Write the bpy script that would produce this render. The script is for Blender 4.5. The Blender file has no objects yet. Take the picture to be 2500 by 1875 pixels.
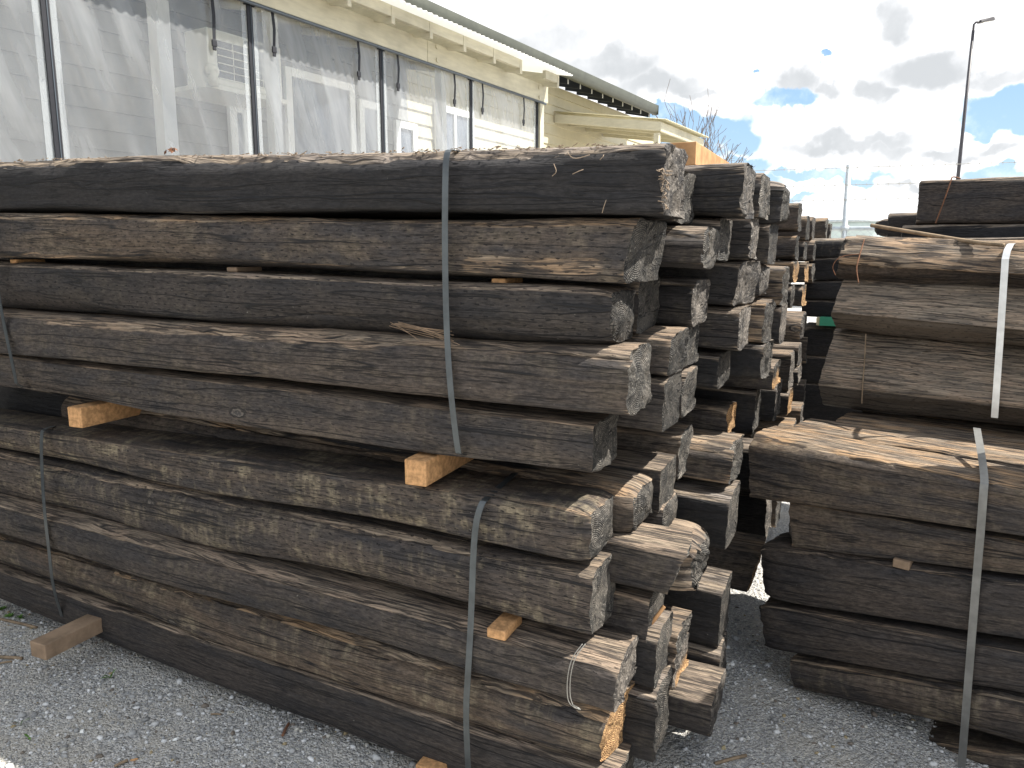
import bpy, math, random
import numpy as np
from mathutils import Vector, Matrix
SC = bpy.context.scene
COL = SC.collection
R = math.radians
# ---------------------------------------------------------------- camera
PITCH = R(9.7); CAMH = 1.66
cam = bpy.data.cameras.new("camera"); co = bpy.data.objects.new("camera", cam); COL.objects.link(co)
co.location = (0, 0, CAMH); co.rotation_euler = (R(90) - PITCH, 0, 0)
cam.sensor_width = 36; cam.lens = 36 * 1853 / 2500; cam.clip_start = .05; cam.clip_end = 2000
SC.camera = co
# ---------------------------------------------------------------- sun, exposure
SUN = Vector((.73, .0, 1.0)).normalized()
sl = bpy.data.lights.new("sun", 'SUN'); sl.energy = 4.5; sl.angle = R(.5); sl.color = (1, .95, .87)
so = bpy.data.objects.new("sun", sl); COL.objects.link(so); so.rotation_euler = SUN.to_track_quat('Z', 'Y').to_euler()
SC.view_settings.view_transform = 'Standard'; SC.view_settings.look = 'None'
SC.view_settings.exposure = 1.3; SC.view_settings.gamma = 1
SC.render.engine = 'CYCLES'
SC.cycles.max_bounces = 8; SC.cycles.transparent_max_bounces = 24
SC.cycles.sample_clamp_indirect = 8
# ---------------------------------------------------------------- node helper
class NT:
    def __init__(s, tree): s.t = tree; s.nd = tree.nodes; s.lk = tree.links; s.nd.clear()
    def val(s, sock, v):
        if isinstance(v, bpy.types.NodeSocket): s.lk.new(v, sock)
        elif v is not None:
            try: sock.default_value = v
            except Exception: sock.default_value = (v[0], v[1], v[2], 1) if len(v) == 3 else v
    def n(s, typ, ins=None, **kw):
        x = s.nd.new(typ)
        for k, v in kw.items(): setattr(x, k, v)
        for k, v in (ins or {}).items(): s.val(x.inputs[k], v)
        return x
    def m(s, op, a, b=None, c=None, clamp=False):
        x = s.n('ShaderNodeMath', operation=op, use_clamp=clamp); s.val(x.inputs[0], a)
        if b is not None: s.val(x.inputs[1], b)
        if c is not None: s.val(x.inputs[2], c)
        return x.outputs[0]
    def vm(s, op, a, b=None):
        x = s.n('ShaderNodeVectorMath', operation=op); s.val(x.inputs[0], a)
        if b is not None: s.val(x.inputs[1], b)
        return x.outputs['Value'] if op in ('LENGTH', 'DISTANCE', 'DOT_PRODUCT') else x.outputs[0]
    def noise(s, vec, scale=1, detail=4, rough=.55, dist=0.):
        return s.n('ShaderNodeTexNoise', {'Vector': vec, 'Scale': scale, 'Detail': detail, 'Roughness': rough, 'Distortion': dist}).outputs['Fac']
    def noisec(s, vec, scale=1, detail=2):
        return s.n('ShaderNodeTexNoise', {'Vector': vec, 'Scale': scale, 'Detail': detail}).outputs['Color']
    def ramp(s, f, a, b, lo=0., hi=1., smooth=True):
        x = s.n('ShaderNodeMapRange', {'Value': f, 'From Min': a, 'From Max': b, 'To Min': lo, 'To Max': hi}, clamp=True)
        x.interpolation_type = 'SMOOTHSTEP' if smooth else 'LINEAR'; return x.outputs[0]
    def mix(s, f, a, b, blend='MIX'):
        x = s.n('ShaderNodeMix', data_type='RGBA', blend_type=blend)
        s.val(x.inputs[0], f); s.val(x.inputs[6], a); s.val(x.inputs[7], b); return x.outputs[2]
    def xyz(s, x, y, z):
        return s.n('ShaderNodeCombineXYZ', {'X': x, 'Y': y, 'Z': z}).outputs[0]
    def sep(s, v):
        return s.n('ShaderNodeSeparateXYZ', {'Vector': v}).outputs
    def out(s, shader, disp=None):
        o = s.nd.new('ShaderNodeOutputMaterial'); s.lk.new(shader, o.inputs['Surface'])
    def pbr(s, col, rough=.8, bump=None, bs=.5, bd=.01, spec=.3, metal=0., **kw):
        p = s.n('ShaderNodeBsdfPrincipled', {'Base Color': col, 'Roughness': rough, 'Metallic': metal, 'Specular IOR Level': spec})
        for k, v in kw.items(): s.val(p.inputs[k.replace('_', ' ')], v)
        if bump is not None:
            b = s.n('ShaderNodeBump', {'Strength': bs, 'Distance': bd, 'Height': bump}); s.lk.new(b.outputs[0], p.inputs['Normal'])
        return p.outputs[0]
def mat(name):
    m = bpy.data.materials.new(name); m.use_nodes = True; return m, NT(m.node_tree)
def cc(v): return (v[0], v[1], v[2], 1.)
# ---------------------------------------------------------------- world: Nishita sky with cumulus
def pix_dir(x, y):
    a = (x - 1250) / 1853; b = -(y - 937.5) / 1853
    d = np.array([a, math.cos(PITCH) + b * math.sin(PITCH), -math.sin(PITCH) + b * math.cos(PITCH)])
    return d
def azel(x, y):
    d = pix_dir(x, y); d = d / np.linalg.norm(d); return math.atan2(d[0], d[1]), math.asin(d[2])
W_ = bpy.data.worlds.new("World"); SC.world = W_; W_.use_nodes = True
t = NT(W_.node_tree)
sky = t.n('ShaderNodeTexSky', sky_type='NISHITA', sun_disc=False, sun_elevation=math.asin(SUN.z), sun_rotation=math.atan2(SUN.x, SUN.y))
gen = t.n('ShaderNodeTexCoord').outputs['Generated']
gx, gy, gz = t.sep(gen)
az = t.m('ARCTAN2', gx, gy); el = t.m('ARCSINE', gz)
ae = t.xyz(az, el, 0.)
wn = t.vm('SUBTRACT', t.noisec(gen, 9, 5), (.5, .5, .5)); wn2 = t.vm('SUBTRACT', t.noisec(gen, 26, 5), (.5, .5, .5))
aew = t.vm('ADD', ae, t.vm('MULTIPLY', wn, (.075, .05, 0)))
aew = t.vm('ADD', aew, t.vm('MULTIPLY', wn2, (.075, .06, 0)))
def blobs(lst, e0, e1):
    acc = None
    for (x, y, rx, ry) in lst:
        a, e = azel(x, y)
        q = t.vm('MULTIPLY', t.vm('SUBTRACT', aew, (a, e, 0)), (1853 / rx, 1853 / ry, 0))
        f = t.ramp(t.vm('LENGTH', q), e0, e1, 1., 0.)
        acc = f if acc is None else t.m('MAXIMUM', acc, f)
    return acc
blue = blobs([(1725, 320, 120, 48), (1650, 285, 60, 30), (1785, 405, 70, 34), (1925, 240, 60, 22), (2025, 133, 14, 9), (2480, 262, 120, 38), (2390, 300, 45, 20),
              (1760, 455, 120, 30), (2010, 425, 150, 14), (2440, 425, 90, 22), (1860, 185, 7, 6), (1600, 265, 25, 14), (1880, 500, 90, 10)], .80, 1.15)
grey = blobs([(1330, 95, 150, 55), (1480, 160, 170, 50), (1620, 195, 150, 40), (1700, 215, 90, 16), (1950, 190, 70, 40), (2025, 208, 45, 24), (2260, 160, 150, 42), (2450, 185, 110, 28), (2130, 215, 40, 30), (2170, 40, 60, 60),
              (2070, 352, 170, 26), (2160, 372, 60, 26), (2300, 368, 70, 16), (2420, 355, 60, 18), (1300, 20, 70, 20), (2230, 445, 120, 10)], .35, 1.3)
grn = t.noise(gen, 7, 6, .6)
# away from the photographed patch of sky the same cloud cover continues as broken cumulus
front = t.m('MULTIPLY', t.ramp(gy, .45, .7), t.ramp(el, .75, .55))
gen_blue = t.ramp(t.noise(t.vm('MULTIPLY', gen, (1, 1, 2.2)), 2.6, 7, .6), .49, .44)
gen_grey = t.ramp(t.noise(t.vm('MULTIPLY', gen, (1, 1, 2.5)), 3.4, 6, .6), .5, .66)
B_ = t.m('ADD', t.m('MULTIPLY', blue, front), t.m('MULTIPLY', gen_blue, t.m('SUBTRACT', 1., front)), clamp=True)
G_ = t.m('ADD', t.m('MULTIPLY', grey, front), t.m('MULTIPLY', gen_grey, t.m('SUBTRACT', 1., front)), clamp=True)
G_ = t.m('MULTIPLY', G_, t.ramp(grn, .25, .6, .55, 1.))
wisp = t.ramp(t.noise(gen, 14, 6, .65), .45, .75)
ccol = t.mix(G_, cc((8.2, 8.2, 8.3)), cc((3.9, 4.05, 4.2)))
bcol = t.mix(t.m('MULTIPLY', wisp, .75), t.mix(t.ramp(el, -.02, .35), cc((3.3, 4.7, 6.0)), cc((1.7, 3.1, 5.2))), cc((7.5, 8, 8.4)))
bcol = t.mix(.2, bcol, sky.outputs[0])
skyc = t.mix(B_, ccol, bcol)
below = t.ramp(gz, -.02, -.005, 0., 1.)
skyc = t.mix(below, cc((1.2, 1.1, 1.0)), skyc)
bg = t.n('ShaderNodeBackground', {'Color': skyc, 'Strength': .076})
wo = t.nd.new('ShaderNodeOutputWorld'); t.lk.new(bg.outputs[0], wo.inputs['Surface'])
# ---------------------------------------------------------------- numpy noise
def _h(i, j, s):
    n = (i * 374761393 + j * 668265263 + s * 974634777) & 0xffffffff
    n = ((n ^ (n >> 13)) * 1274126177) & 0xffffffff
    return ((n ^ (n >> 16)) & 0xffff) / 65535.
def vn(x, y, s=0):
    x, y = np.broadcast_arrays(np.asarray(x, float), np.asarray(y, float))
    i = np.floor(x).astype(np.int64); j = np.floor(y).astype(np.int64); f = x - i; g = y - j
    f = f * f * (3 - 2 * f); g = g * g * (3 - 2 * g)
    return ((_h(i, j, s) * (1 - f) + _h(i + 1, j, s) * f) * (1 - g) + (_h(i, j + 1, s) * (1 - f) + _h(i + 1, j + 1, s) * f) * g)
def fbm(x, y, s=0, o=4):
    r = 0; a = .5; n = 0
    for k in range(o): r = r + a * vn(x * 2**k, y * 2**k, s + k * 17); n += a; a *= .5
    return r / n - .5
# ---------------------------------------------------------------- mesh helpers
def link(name, me, m=None, parent=None, **props):
    o = bpy.data.objects.new(name, me); COL.objects.link(o)
    if m is not None and me is not None: me.materials.append(m)
    if parent is not None: o.parent = parent
    for k, v in props.items(): o[k] = v
    return o
def npmesh(name, V, F, uv=None, mask=None, smooth=True):
    me = bpy.data.meshes.new(name); V = np.asarray(V, np.float32); F = np.asarray(F, np.int32)
    me.vertices.add(len(V)); me.vertices.foreach_set('co', V.ravel())
    k = F.shape[1]
    me.loops.add(F.size); me.loops.foreach_set('vertex_index', F.ravel())
    me.polygons.add(len(F)); me.polygons.foreach_set('loop_start', np.arange(0, F.size, k, dtype=np.int32))
    me.polygons.foreach_set('loop_total', np.full(len(F), k, np.int32))
    if smooth: me.polygons.foreach_set('use_smooth', np.ones(len(F), bool))
    me.update(calc_edges=True); me.validate()
    if uv is not None:
        l = me.uv_layers.new(name='UVMap'); l.data.foreach_set('uv', np.asarray(uv, np.float32)[F.ravel()].ravel())
    if mask is not None:
        a = me.color_attributes.new('mask', 'FLOAT_COLOR', 'POINT'); a.data.foreach_set('color', np.asarray(mask, np.float32).ravel())
    return me
class MB:
    """collects boxes, prisms and tubes in one mesh"""
    def __init__(s): s.v = []; s.f = []
    def add(s, vs, fs):
        b = len(s.v); s.v += [tuple(v) for v in vs]; s.f += [tuple(i + b for i in f) for f in fs]
    def box(s, o, a, b, c):
        o, a, b, c = map(Vector, (o, a, b, c))
        s.add([o, o + a, o + a + b, o + b, o + c, o + a + c, o + a + b + c, o + b + c],
              [(0, 3, 2, 1), (4, 5, 6, 7), (0, 1, 5, 4), (1, 2, 6, 5), (2, 3, 7, 6), (3, 0, 4, 7)])
    def tube(s, pts, r, n=8, cap=True):
        pts = [Vector(p) for p in pts]; rr = r if isinstance(r, (list, tuple)) else [r] * len(pts); b = len(s.v)
        ref = None
        for i, p in enumerate(pts):
            d = (pts[min(i + 1, len(pts) - 1)] - pts[max(i - 1, 0)]).normalized()
            if ref is None: ref = d.orthogonal().normalized()
            ref = (ref - d * ref.dot(d)).normalized(); q = d.cross(ref)
            for k in range(n):
                a = 2 * math.pi * k / n; s.v.append(tuple(p + (ref * math.cos(a) + q * math.sin(a)) * rr[i]))
        for i in range(len(pts) - 1):
            for k in range(n):
                k2 = (k + 1) % n; s.f.append((b + i * n + k, b + i * n + k2, b + (i + 1) * n + k2, b + (i + 1) * n + k))
        if cap:
            s.f.append(tuple(b + k for k in range(n))[::-1]); s.f.append(tuple(b + (len(pts) - 1) * n + k for k in range(n)))
    def sheet(s, prof, ext):
        """prof: list of points, extruded by vector ext"""
        b = len(s.v); ext = Vector(ext)
        for p in prof: s.v.append(tuple(p)); s.v.append(tuple(Vector(p) + ext))
        for i in range(len(prof) - 1): s.f.append((b + 2 * i, b + 2 * i + 2, b + 2 * i + 3, b + 2 * i + 1))
    def build(s, name, m, parent=None, bevel=0, smooth=False, solid=0, **props):
        me = bpy.data.meshes.new(name); me.from_pydata(s.v, [], s.f); me.update()
        o = link(name, me, m, parent, **props)
        if solid: md = o.modifiers.new('s', 'SOLIDIFY'); md.thickness = solid; md.offset = 0
        if bevel: md = o.modifiers.new('b', 'BEVEL'); md.width = bevel; md.segments = 2; md.limit_method = 'ANGLE'
        if smooth: me.polygons.foreach_set('use_smooth', [True] * len(me.polygons))
        return o
def root(name, loc, label, cat, group=None):
    o = bpy.data.objects.new(name, None); o.empty_display_size = .1; COL.objects.link(o); o.location = loc
    o['label'] = label; o['category'] = cat
    if group: o['group'] = group
    return o
def under(o, parent):
    o.parent = parent; o.matrix_parent_inverse = Matrix.Translation(-Vector(parent.location)); return o
# ---------------------------------------------------------------- pixel rays onto real planes (surveying the place)
CAM = np.array([0, 0, CAMH])
class Plane:
    def __init__(s, o, a):
        a = R(a); s.O = np.array([o[0], o[1], 0.]); s.U = np.array([math.sin(a), -math.cos(a), 0.]); s.V = np.array([math.cos(a), math.sin(a), 0.])
    def on(s, x, y, v=0.):
        d = pix_dir(x, y); tt = ((s.O - CAM) @ s.V + v) / (d @ s.V); q = CAM + tt * d
        return float((q - s.O) @ s.U), float(q[2])
    def p(s, u, v, z): return Vector(s.O + s.U * u + s.V * v + np.array([0, 0, z]))
LP = Plane((.36, 1.9), 65)      # near stack: u along the timbers to the right, v away from the camera
def gz_(x, y):
    """ground height: a faint fall to the right"""
    u = (np.asarray(x, float) - .36) * LP.U[0] + (np.asarray(y, float) - 1.9) * LP.U[1]
    return -.045 - .045 * np.clip(u, -4.5, 2.0)
# ---------------------------------------------------------------- materials
def mat_timber():
    m, t = mat('creosoted_timber')
    uv = t.n('ShaderNodeTexCoord').outputs['UV']; oi = t.n('ShaderNodeObjectInfo'); rnd = oi.outputs['Random']
    col = t.n('ShaderNodeSeparateColor', {'Color': oi.outputs['Color']}).outputs; tone, inc, pale = col
    stain = oi.outputs['Alpha']
    at = t.n('ShaderNodeAttribute', attribute_name='mask').outputs['Color']
    end, wear_shade, fresh = t.n('ShaderNodeSeparateColor', {'Color': at}).outputs
    x, y, _ = t.sep(uv); off = t.m('MULTIPLY', rnd, 97.)
    # grain bends round knots: warp the cross-grain coordinate
    wv = t.m('MULTIPLY', t.m('SUBTRACT', t.noise(t.xyz(t.m('MULTIPLY', x, 3.), t.m('MULTIPLY', y, 9.), off), 1, 3), .5), .024)
    yw = t.m('ADD', y, wv)
    P = lambda sx, sy, o=0.: t.xyz(t.m('MULTIPLY', x, sx), t.m('MULTIPLY', yw, sy), t.m('ADD', off, o))
    fine = t.noise(P(9, 330), 1, 5, .65)
    med = t.noise(P(3, 75, 3.), 1, 5, .6)
    pat = t.noise(t.xyz(t.m('MULTIPLY', x, 5.), t.m('MULTIPLY', y, 14.), off), 1, 6, .62)
    pat2 = t.noise(t.xyz(t.m('MULTIPLY', x, 1.6), t.m('MULTIPLY', y, 7.), t.m('ADD', off, 9.)), 1, 4, .6)
    vst = t.noise(t.xyz(t.m('MULTIPLY', x, 38.), t.m('MULTIPLY', y, 9.), t.m('ADD', off, 5.)), 1, 4, .6)
    # long drying cracks
    def crack(sx, sy, w, o, th):
        n = t.m('ABSOLUTE', t.m('SUBTRACT', t.noise(P(sx, sy, o), 1, 2, .5), .5))
        k = t.ramp(t.noise(P(sx * 1.7, sy * .35, o + 4), 1, 3), th, th + .06)
        return t.m('MULTIPLY', t.ramp(n, 0, w, 1., 0.), k)
    c1 = crack(.5, 15, .011, 11., .42); c2 = crack(1.5, 42, .019, 23., .48); c3 = crack(4, 110, .035, 31., .54)
    cr = t.m('MAXIMUM', c1, t.m('MAXIMUM', t.m('MULTIPLY', c2, .85), t.m('MULTIPLY', c3, .45)))
    # incising marks: staggered rows of short slits
    row = t.m('DIVIDE', y, .0165); ri = t.m('FLOOR', row)
    hsh = t.m('FRACT', t.m('MULTIPLY', t.m('SINE', t.m('ADD', t.m('MULTIPLY', ri, 12.98), off)), 437.5))
    fx = t.m('FRACT', t.m('ADD', t.m('DIVIDE', x, .047), t.m('ADD', t.m('MULTIPLY', t.m('MODULO', t.m('ABSOLUTE', ri), 3.), .333), t.m('MULTIPLY', hsh, .14))))
    fy = t.m('ABSOLUTE', t.m('SUBTRACT', t.m('ADD', t.m('FRACT', row), t.m('MULTIPLY', t.m('SUBTRACT', t.noise(uv, 60, 2), .5), .7)), .5))
    dash = t.m('MULTIPLY', t.ramp(t.m('ABSOLUTE', t.m('SUBTRACT', fx, .5)), .07, .17, 1., 0.), t.ramp(fy, .035, .12, 1., 0.))
    dash = t.m('MULTIPLY', t.m('MULTIPLY', dash, t.ramp(t.noise(t.vm('ADD', uv, t.xyz(off, off, 0.)), 25, 3), .34, .48)), inc)
    dark = t.m('MAXIMUM', cr, dash)
    base = t.mix(t.ramp(pat, .32, .68), t.mix(tone, cc((.017, .017, .020)), cc((.036, .032, .031))), t.mix(tone, cc((.036, .033, .032)), cc((.082, .062, .046))))
    base = t.mix(t.ramp(pat2, .42, .66), base, t.mix(tone, cc((.030, .030, .034)), cc((.104, .074, .049))))
    base = t.mix(t.m('MULTIPLY', t.ramp(med, .48, .8), t.m('ADD', .12, t.m('MULTIPLY', tone, .45))), base, cc((.120, .100, .082)))
    base = t.mix(t.m('MULTIPLY', t.ramp(t.m('MULTIPLY', t.m('ADD', vst, pat), .5), .48, .64), t.m('MULTIPLY', stain, .7)), base, cc((.215, .18, .12)))
    base = t.mix(t.m('MULTIPLY', t.ramp(fine, .65, .35), .35), base, t.mix(.5, base, cc((.02, .019, .02))))
    grit = t.noise(P(42, 130, 77.), 1, 4, .7); grit2 = t.noise(P(18, 420, 63.), 1, 3, .7)
    gf = t.m('MULTIPLY', t.ramp(grit, .33, .67, .62, 1.42), t.ramp(grit2, .3, .7, .72, 1.3))
    base = t.mix(1., base, t.xyz(gf, gf, gf), 'MULTIPLY')
    speck = t.ramp(t.noise(t.vm('ADD', uv, t.xyz(off, 0., off)), 85, 2), .76, .79)
    base = t.mix(t.m('MULTIPLY', speck, .5), base, cc((.40, .38, .34)))
    # weathered, paler wood where the creosote has gone
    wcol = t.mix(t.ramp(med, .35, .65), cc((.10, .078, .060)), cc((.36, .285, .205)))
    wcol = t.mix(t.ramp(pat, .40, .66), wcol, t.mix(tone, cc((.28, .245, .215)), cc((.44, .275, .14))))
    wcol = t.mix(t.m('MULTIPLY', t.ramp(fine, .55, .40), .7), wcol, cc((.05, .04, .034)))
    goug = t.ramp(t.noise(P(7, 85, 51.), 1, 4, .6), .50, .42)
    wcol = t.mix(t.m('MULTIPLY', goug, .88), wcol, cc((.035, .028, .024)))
    wm = t.m('MULTIPLY', t.ramp(t.m('ADD', wear_shade, t.m('MULTIPLY', t.m('SUBTRACT', med, .5), .9)), .32, .56), .95)
    # knots
    kv = t.n('ShaderNodeTexVoronoi', {'Vector': t.xyz(t.m('MULTIPLY', x, 2.4), t.m('MULTIPLY', y, 4.6), off), 'Scale': 1.})
    kd = t.m('ADD', kv.outputs['Distance'], t.m('MULTIPLY', t.m('SUBTRACT', t.noise(uv, 60, 3), .5), .05))
    kon = t.m('GREATER_THAN', t.n('ShaderNodeSeparateColor', {'Color': kv.outputs['Color']}).outputs[0], .83)
    kr = t.m('MULTIPLY', t.ramp(kd, .085, .11, 1., 0.), kon)
    kring = t.m('MULTIPLY', t.m('MULTIPLY', t.ramp(t.m('ABSOLUTE', t.m('SUBTRACT', kd, .10)), .0, .014, 1., 0.), kon), .8)
    base = t.mix(kr, base, t.mix(t.ramp(t.m('SINE', t.m('MULTIPLY', kd, 260.)), -.3, .6), cc((.05, .045, .042)), cc((.11, .095, .08))))
    dark = t.m('MAXIMUM', dark, kring)
    dk = t.ramp(tone, .02, .5, .42, 1., False)
    base = t.mix(1., base, t.xyz(dk, dk, dk), 'MULTIPLY')
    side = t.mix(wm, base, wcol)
    side = t.mix(pale, side, t.mix(.45, side, cc((.50, .43, .34))))
    # end grain
    ex = t.m('SUBTRACT', x, t.m('MULTIPLY', t.m('SUBTRACT', rnd, .3), .16)); ey = t.m('SUBTRACT', y, t.m('MULTIPLY', t.m('FRACT', t.m('MULTIPLY', rnd, 7.3)), .10))
    ev = t.xyz(ex, ey, 0.)
    dist = t.vm('LENGTH', ev); dist = t.m('ADD', dist, t.m('MULTIPLY', t.noise(t.xyz(ex, ey, off), 22, 3), .008))
    ring = t.m('SINE', t.m('MULTIPLY', dist, 1150.))
    rmask = t.ramp(t.m('FRACT', t.m('MULTIPLY', rnd, 3.7)), .2, .4)
    ang = t.m('ARCTAN2', ey, ex)
    rad = t.m('ABSOLUTE', t.m('SUBTRACT', t.noise(t.xyz(t.m('MULTIPLY', ang, 3.2), t.m('MULTIPLY', dist, 4.), off), 1, 3), .5))
    rcr = t.ramp(rad, 0., .022, 1., 0.)
    en = t.noise(t.vm('ADD', ev, t.xyz(off, off, off)), 130, 4, .7); en2 = t.noise(t.vm('ADD', ev, t.xyz(off, off, off)), 14, 4, .6)
    ecol = t.mix(t.ramp(en2, .35, .65), cc((.038, .035, .034)), cc((.165, .148, .130)))
    ecol = t.mix(t.m('MULTIPLY', t.ramp(en, .53, .68), .75), ecol, cc((.44, .41, .37)))
    ecol = t.mix(t.m('MULTIPLY', t.ramp(ring, -.2, .7), t.m('MULTIPLY', rmask, .8)), ecol, cc((.035, .04, .036)))
    ecol = t.mix(t.m('MULTIPLY', t.ramp(en, .46, .36), .8), ecol, cc((.018, .017, .018)))
    ecol = t.mix(rcr, ecol, cc((.015, .014, .014)))
    ev2 = t.ramp(t.m('FRACT', t.m('MULTIPLY', rnd, 11.3)), 0., 1., .45, 1.15, False)
    ecol = t.mix(1., ecol, t.xyz(ev2, t.m('MULTIPLY', ev2, .97), t.m('MULTIPLY', ev2, .93)), 'MULTIPLY')
    fcol = t.mix(t.ramp(t.noise(t.vm('ADD', ev, (3, 3, 3)), 160, 3, .7), .38, .62), cc((.18, .09, .04)), cc((.54, .34, .16)))
    cmb = t.mix(end, t.mix(t.m('MULTIPLY', dark, .93), side, cc((.008, .008, .009))), ecol)
    cmb = t.mix(fresh, cmb, fcol)
    hs = t.m('ADD', t.m('MULTIPLY', fine, .25), t.m('MULTIPLY', med, .4)); hs = t.m('ADD', hs, t.m('MULTIPLY', pat, .5))
    hs = t.m('ADD', hs, t.m('MULTIPLY', grit, .35)); hs = t.m('SUBTRACT', hs, t.m('MULTIPLY', dark, .9))
    hs = t.m('ADD', hs, t.m('MULTIPLY', t.m('MULTIPLY', wm, fine), .5))
    he = t.m('ADD', t.m('MULTIPLY', en, 1.3), t.m('ADD', t.m('MULTIPLY', en2, .7), t.m('MULTIPLY', t.m('MULTIPLY', ring, rmask), -.25)))
    he = t.m('SUBTRACT', he, t.m('MULTIPLY', rcr, .8))
    hh = t.n('ShaderNodeMix', {0: end, 2: hs, 3: he}, data_type='FLOAT').outputs[0]
    t.out(t.pbr(cmb, t.n('ShaderNodeMapRange', {'Value': pat, 'To Min': .62, 'To Max': .9}).outputs[0], hh, .9, .0065, spec=.35))
    return m
TIMBER = mat_timber()
def simple(name, base, rough=.6, var=.15, scale=8, bump=.2, bd=.003, spec=.4, metal=0., grain=None, dirt=0., **kw):
    m, t = mat(name); oc = t.n('ShaderNodeTexCoord').outputs['Object']
    if grain: oc2 = t.vm('MULTIPLY', oc, grain)
    else: oc2 = oc
    n1 = t.noise(oc2, scale, 5, .6); n2 = t.noise(oc, scale * .23, 4, .6)
    b = tuple(base); lo = tuple(c * (1 - var) for c in b); hi = tuple(min(c * (1 + var), 1) for c in b)
    c = t.mix(t.ramp(n1, .3, .7), cc(lo), cc(hi))
    if dirt: c = t.mix(t.m('MULTIPLY', t.ramp(n2, .45, .7), dirt), c, cc(tuple(x * .35 for x in b)))
    t.out(t.pbr(c, rough, n1, bump, bd, spec, metal, **kw)); return m
PINE = simple('sawn_pine', (.46, .26, .12), .8, .3, 10, .4, .002, .2, grain=(6, 6, 6), dirt=.75)
OLDPINE = simple('grey_brown_pine', (.26, .185, .125), .85, .3, 10, .5, .002, .2, dirt=.4)
ORANGE = simple('fresh_orange_timber', (.44, .25, .12), .85, .25, 14, .3, .002, .2, dirt=.2)
STEEL = simple('dull_steel_strap', (.085, .095, .10), .42, .2, 12, .15, .001, .5, .75)
BRIGHT = simple('bright_steel_strap', (.62, .63, .63), .32, .15, 10, .1, .001, .5, .8)
GALV = simple('galvanised_pipe', (.46, .50, .52), .45, .12, 14, .1, .001, .5, .4)
WIREM = simple('thin_grey_wire', (.32, .31, .28), .5, .1, 30, .1, .001, .5, .5)
TWINE = simple('brown_twine', (.17, .085, .05), .9, .3, 60, .4, .001, .2)
CREAM = simple('cream_paint', (.56, .52, .385), .55, .08, 5, .35, .003, .4, grain=(1, 1, 6), dirt=.42)
CREAM2 = simple('cream_weatherboard_paint', (.50, .455, .32), .55, .06, 4, .2, .002, .4)
GUTTER = simple('olive_grey_gutter_paint', (.045, .049, .036), .5, .15, 6, .15, .002, .4)
SHADEDK = simple('shade_dark_grey', (.028, .032, .036), .7, .2, 6, .1, .002, .3)  # near-black: shade put into the colour of eaves and skirt
WHITE = simple('white_paint', (.82, .83, .8), .4, .04, 5, .1, .001, .4)
BLACK = simple('black_webbing', (.012, .013, .018), .6, .2, 60, .2, .001, .4)
POLE = simple('dark_lamp_post_paint', (.045, .042, .048), .5, .15, 5, .1, .001, .4)
BARK = simple('bare_grey_bark', (.16, .13, .11), .9, .2, 20, .3, .003, .2)
CASE = simple('appliance_white_plastic', (.80, .80, .72), .45, .03, 5, .05, .001, .4)
GRILLE = simple('dark_fan_grille', (.06, .075, .09), .5, .1, 5, .1, .001, .4)
GLASS = simple('window_glass', (.12, .14, .17), .08, .1, 3, .0, .001, .8)
LEAF = simple('fresh_weed_leaf', (.10, .22, .035), .5, .3, 40, .2, .001, .4)
TANKM = simple('pale_green_tank', (.50, .58, .56), .5, .08, 2, .1, .002, .4)
STICK = simple('dry_stick', (.24, .18, .12), .9, .25, 30, .3, .002, .2)
GREEN = simple('green_plastic_strap', (.05, .30, .18), .35, .1, 10, .1, .001, .5)
FIBRE = simple('pale_torn_wood_fibre', (.26, .20, .145), .9, .25, 60, .3, .001, .2)
def mat_roofsheet():
    m, t = mat('translucent_roof_sheet'); oc = t.n('ShaderNodeTexCoord').outputs['Object']
    d = t.n('ShaderNodeBsdfDiffuse', {'Color': cc((.85, .86, .84))}).outputs[0]; tr = t.n('ShaderNodeBsdfTranslucent', {'Color': cc((.92, .92, .9))}).outputs[0]
    t.out(t.n('ShaderNodeMixShader', {0: .42, 1: d, 2: tr}).outputs[0]); return m
ROOFS = mat_roofsheet()
def mat_curtain():
    m, t = mat('clear_vinyl'); uv = t.n('ShaderNodeTexCoord').outputs['UV']; oi = t.n('ShaderNodeObjectInfo').outputs['Random']
    x, y, _ = t.sep(uv); off = t.m('MULTIPLY', oi, 50.)
    st = t.noise(t.xyz(t.m('ADD', t.m('MULTIPLY', x, 5.), t.m('MULTIPLY', y, 1.6)), t.m('MULTIPLY', y, .9), off), 1, 4, .55)
    st2 = t.noise(t.xyz(t.m('MULTIPLY', x, 2.), t.m('MULTIPLY', y, .7), off), 1, 3, .5)
    h = t.m('ADD', t.m('MULTIPLY', st, .6), t.m('MULTIPLY', st2, 1.))
    bump = t.n('ShaderNodeBump', {'Strength': .55, 'Distance': .08, 'Height': h}).outputs[0]
    haze = t.ramp(st, .3, .75, .22, .48)
    tr = t.n('ShaderNodeBsdfTransparent', {'Color': cc((.88, .90, .93))}).outputs[0]
    df = t.n('ShaderNodeBsdfDiffuse', {'Color': cc((.72, .745, .77))}).outputs[0]
    tl = t.n('ShaderNodeBsdfTranslucent', {'Color': cc((.66, .68, .70))}).outputs[0]
    body = t.n('ShaderNodeMixShader', {0: .45, 1: df, 2: tl}).outputs[0]
    a = t.n('ShaderNodeMixShader', {0: haze, 1: tr, 2: body}).outputs[0]
    gl = t.n('ShaderNodeBsdfGlossy', {'Color': cc((.9, .9, .9)), 'Roughness': .10, 'Normal': bump}).outputs[0]
    fr = t.n('ShaderNodeFresnel', {'IOR': 1.5, 'Normal': bump}).outputs[0]
    t.out(t.n('ShaderNodeMixShader', {0: t.m('MULTIPLY', fr, 1.1, clamp=True), 1: a, 2: gl}).outputs[0]); return m
VINYL = mat_curtain()
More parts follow.
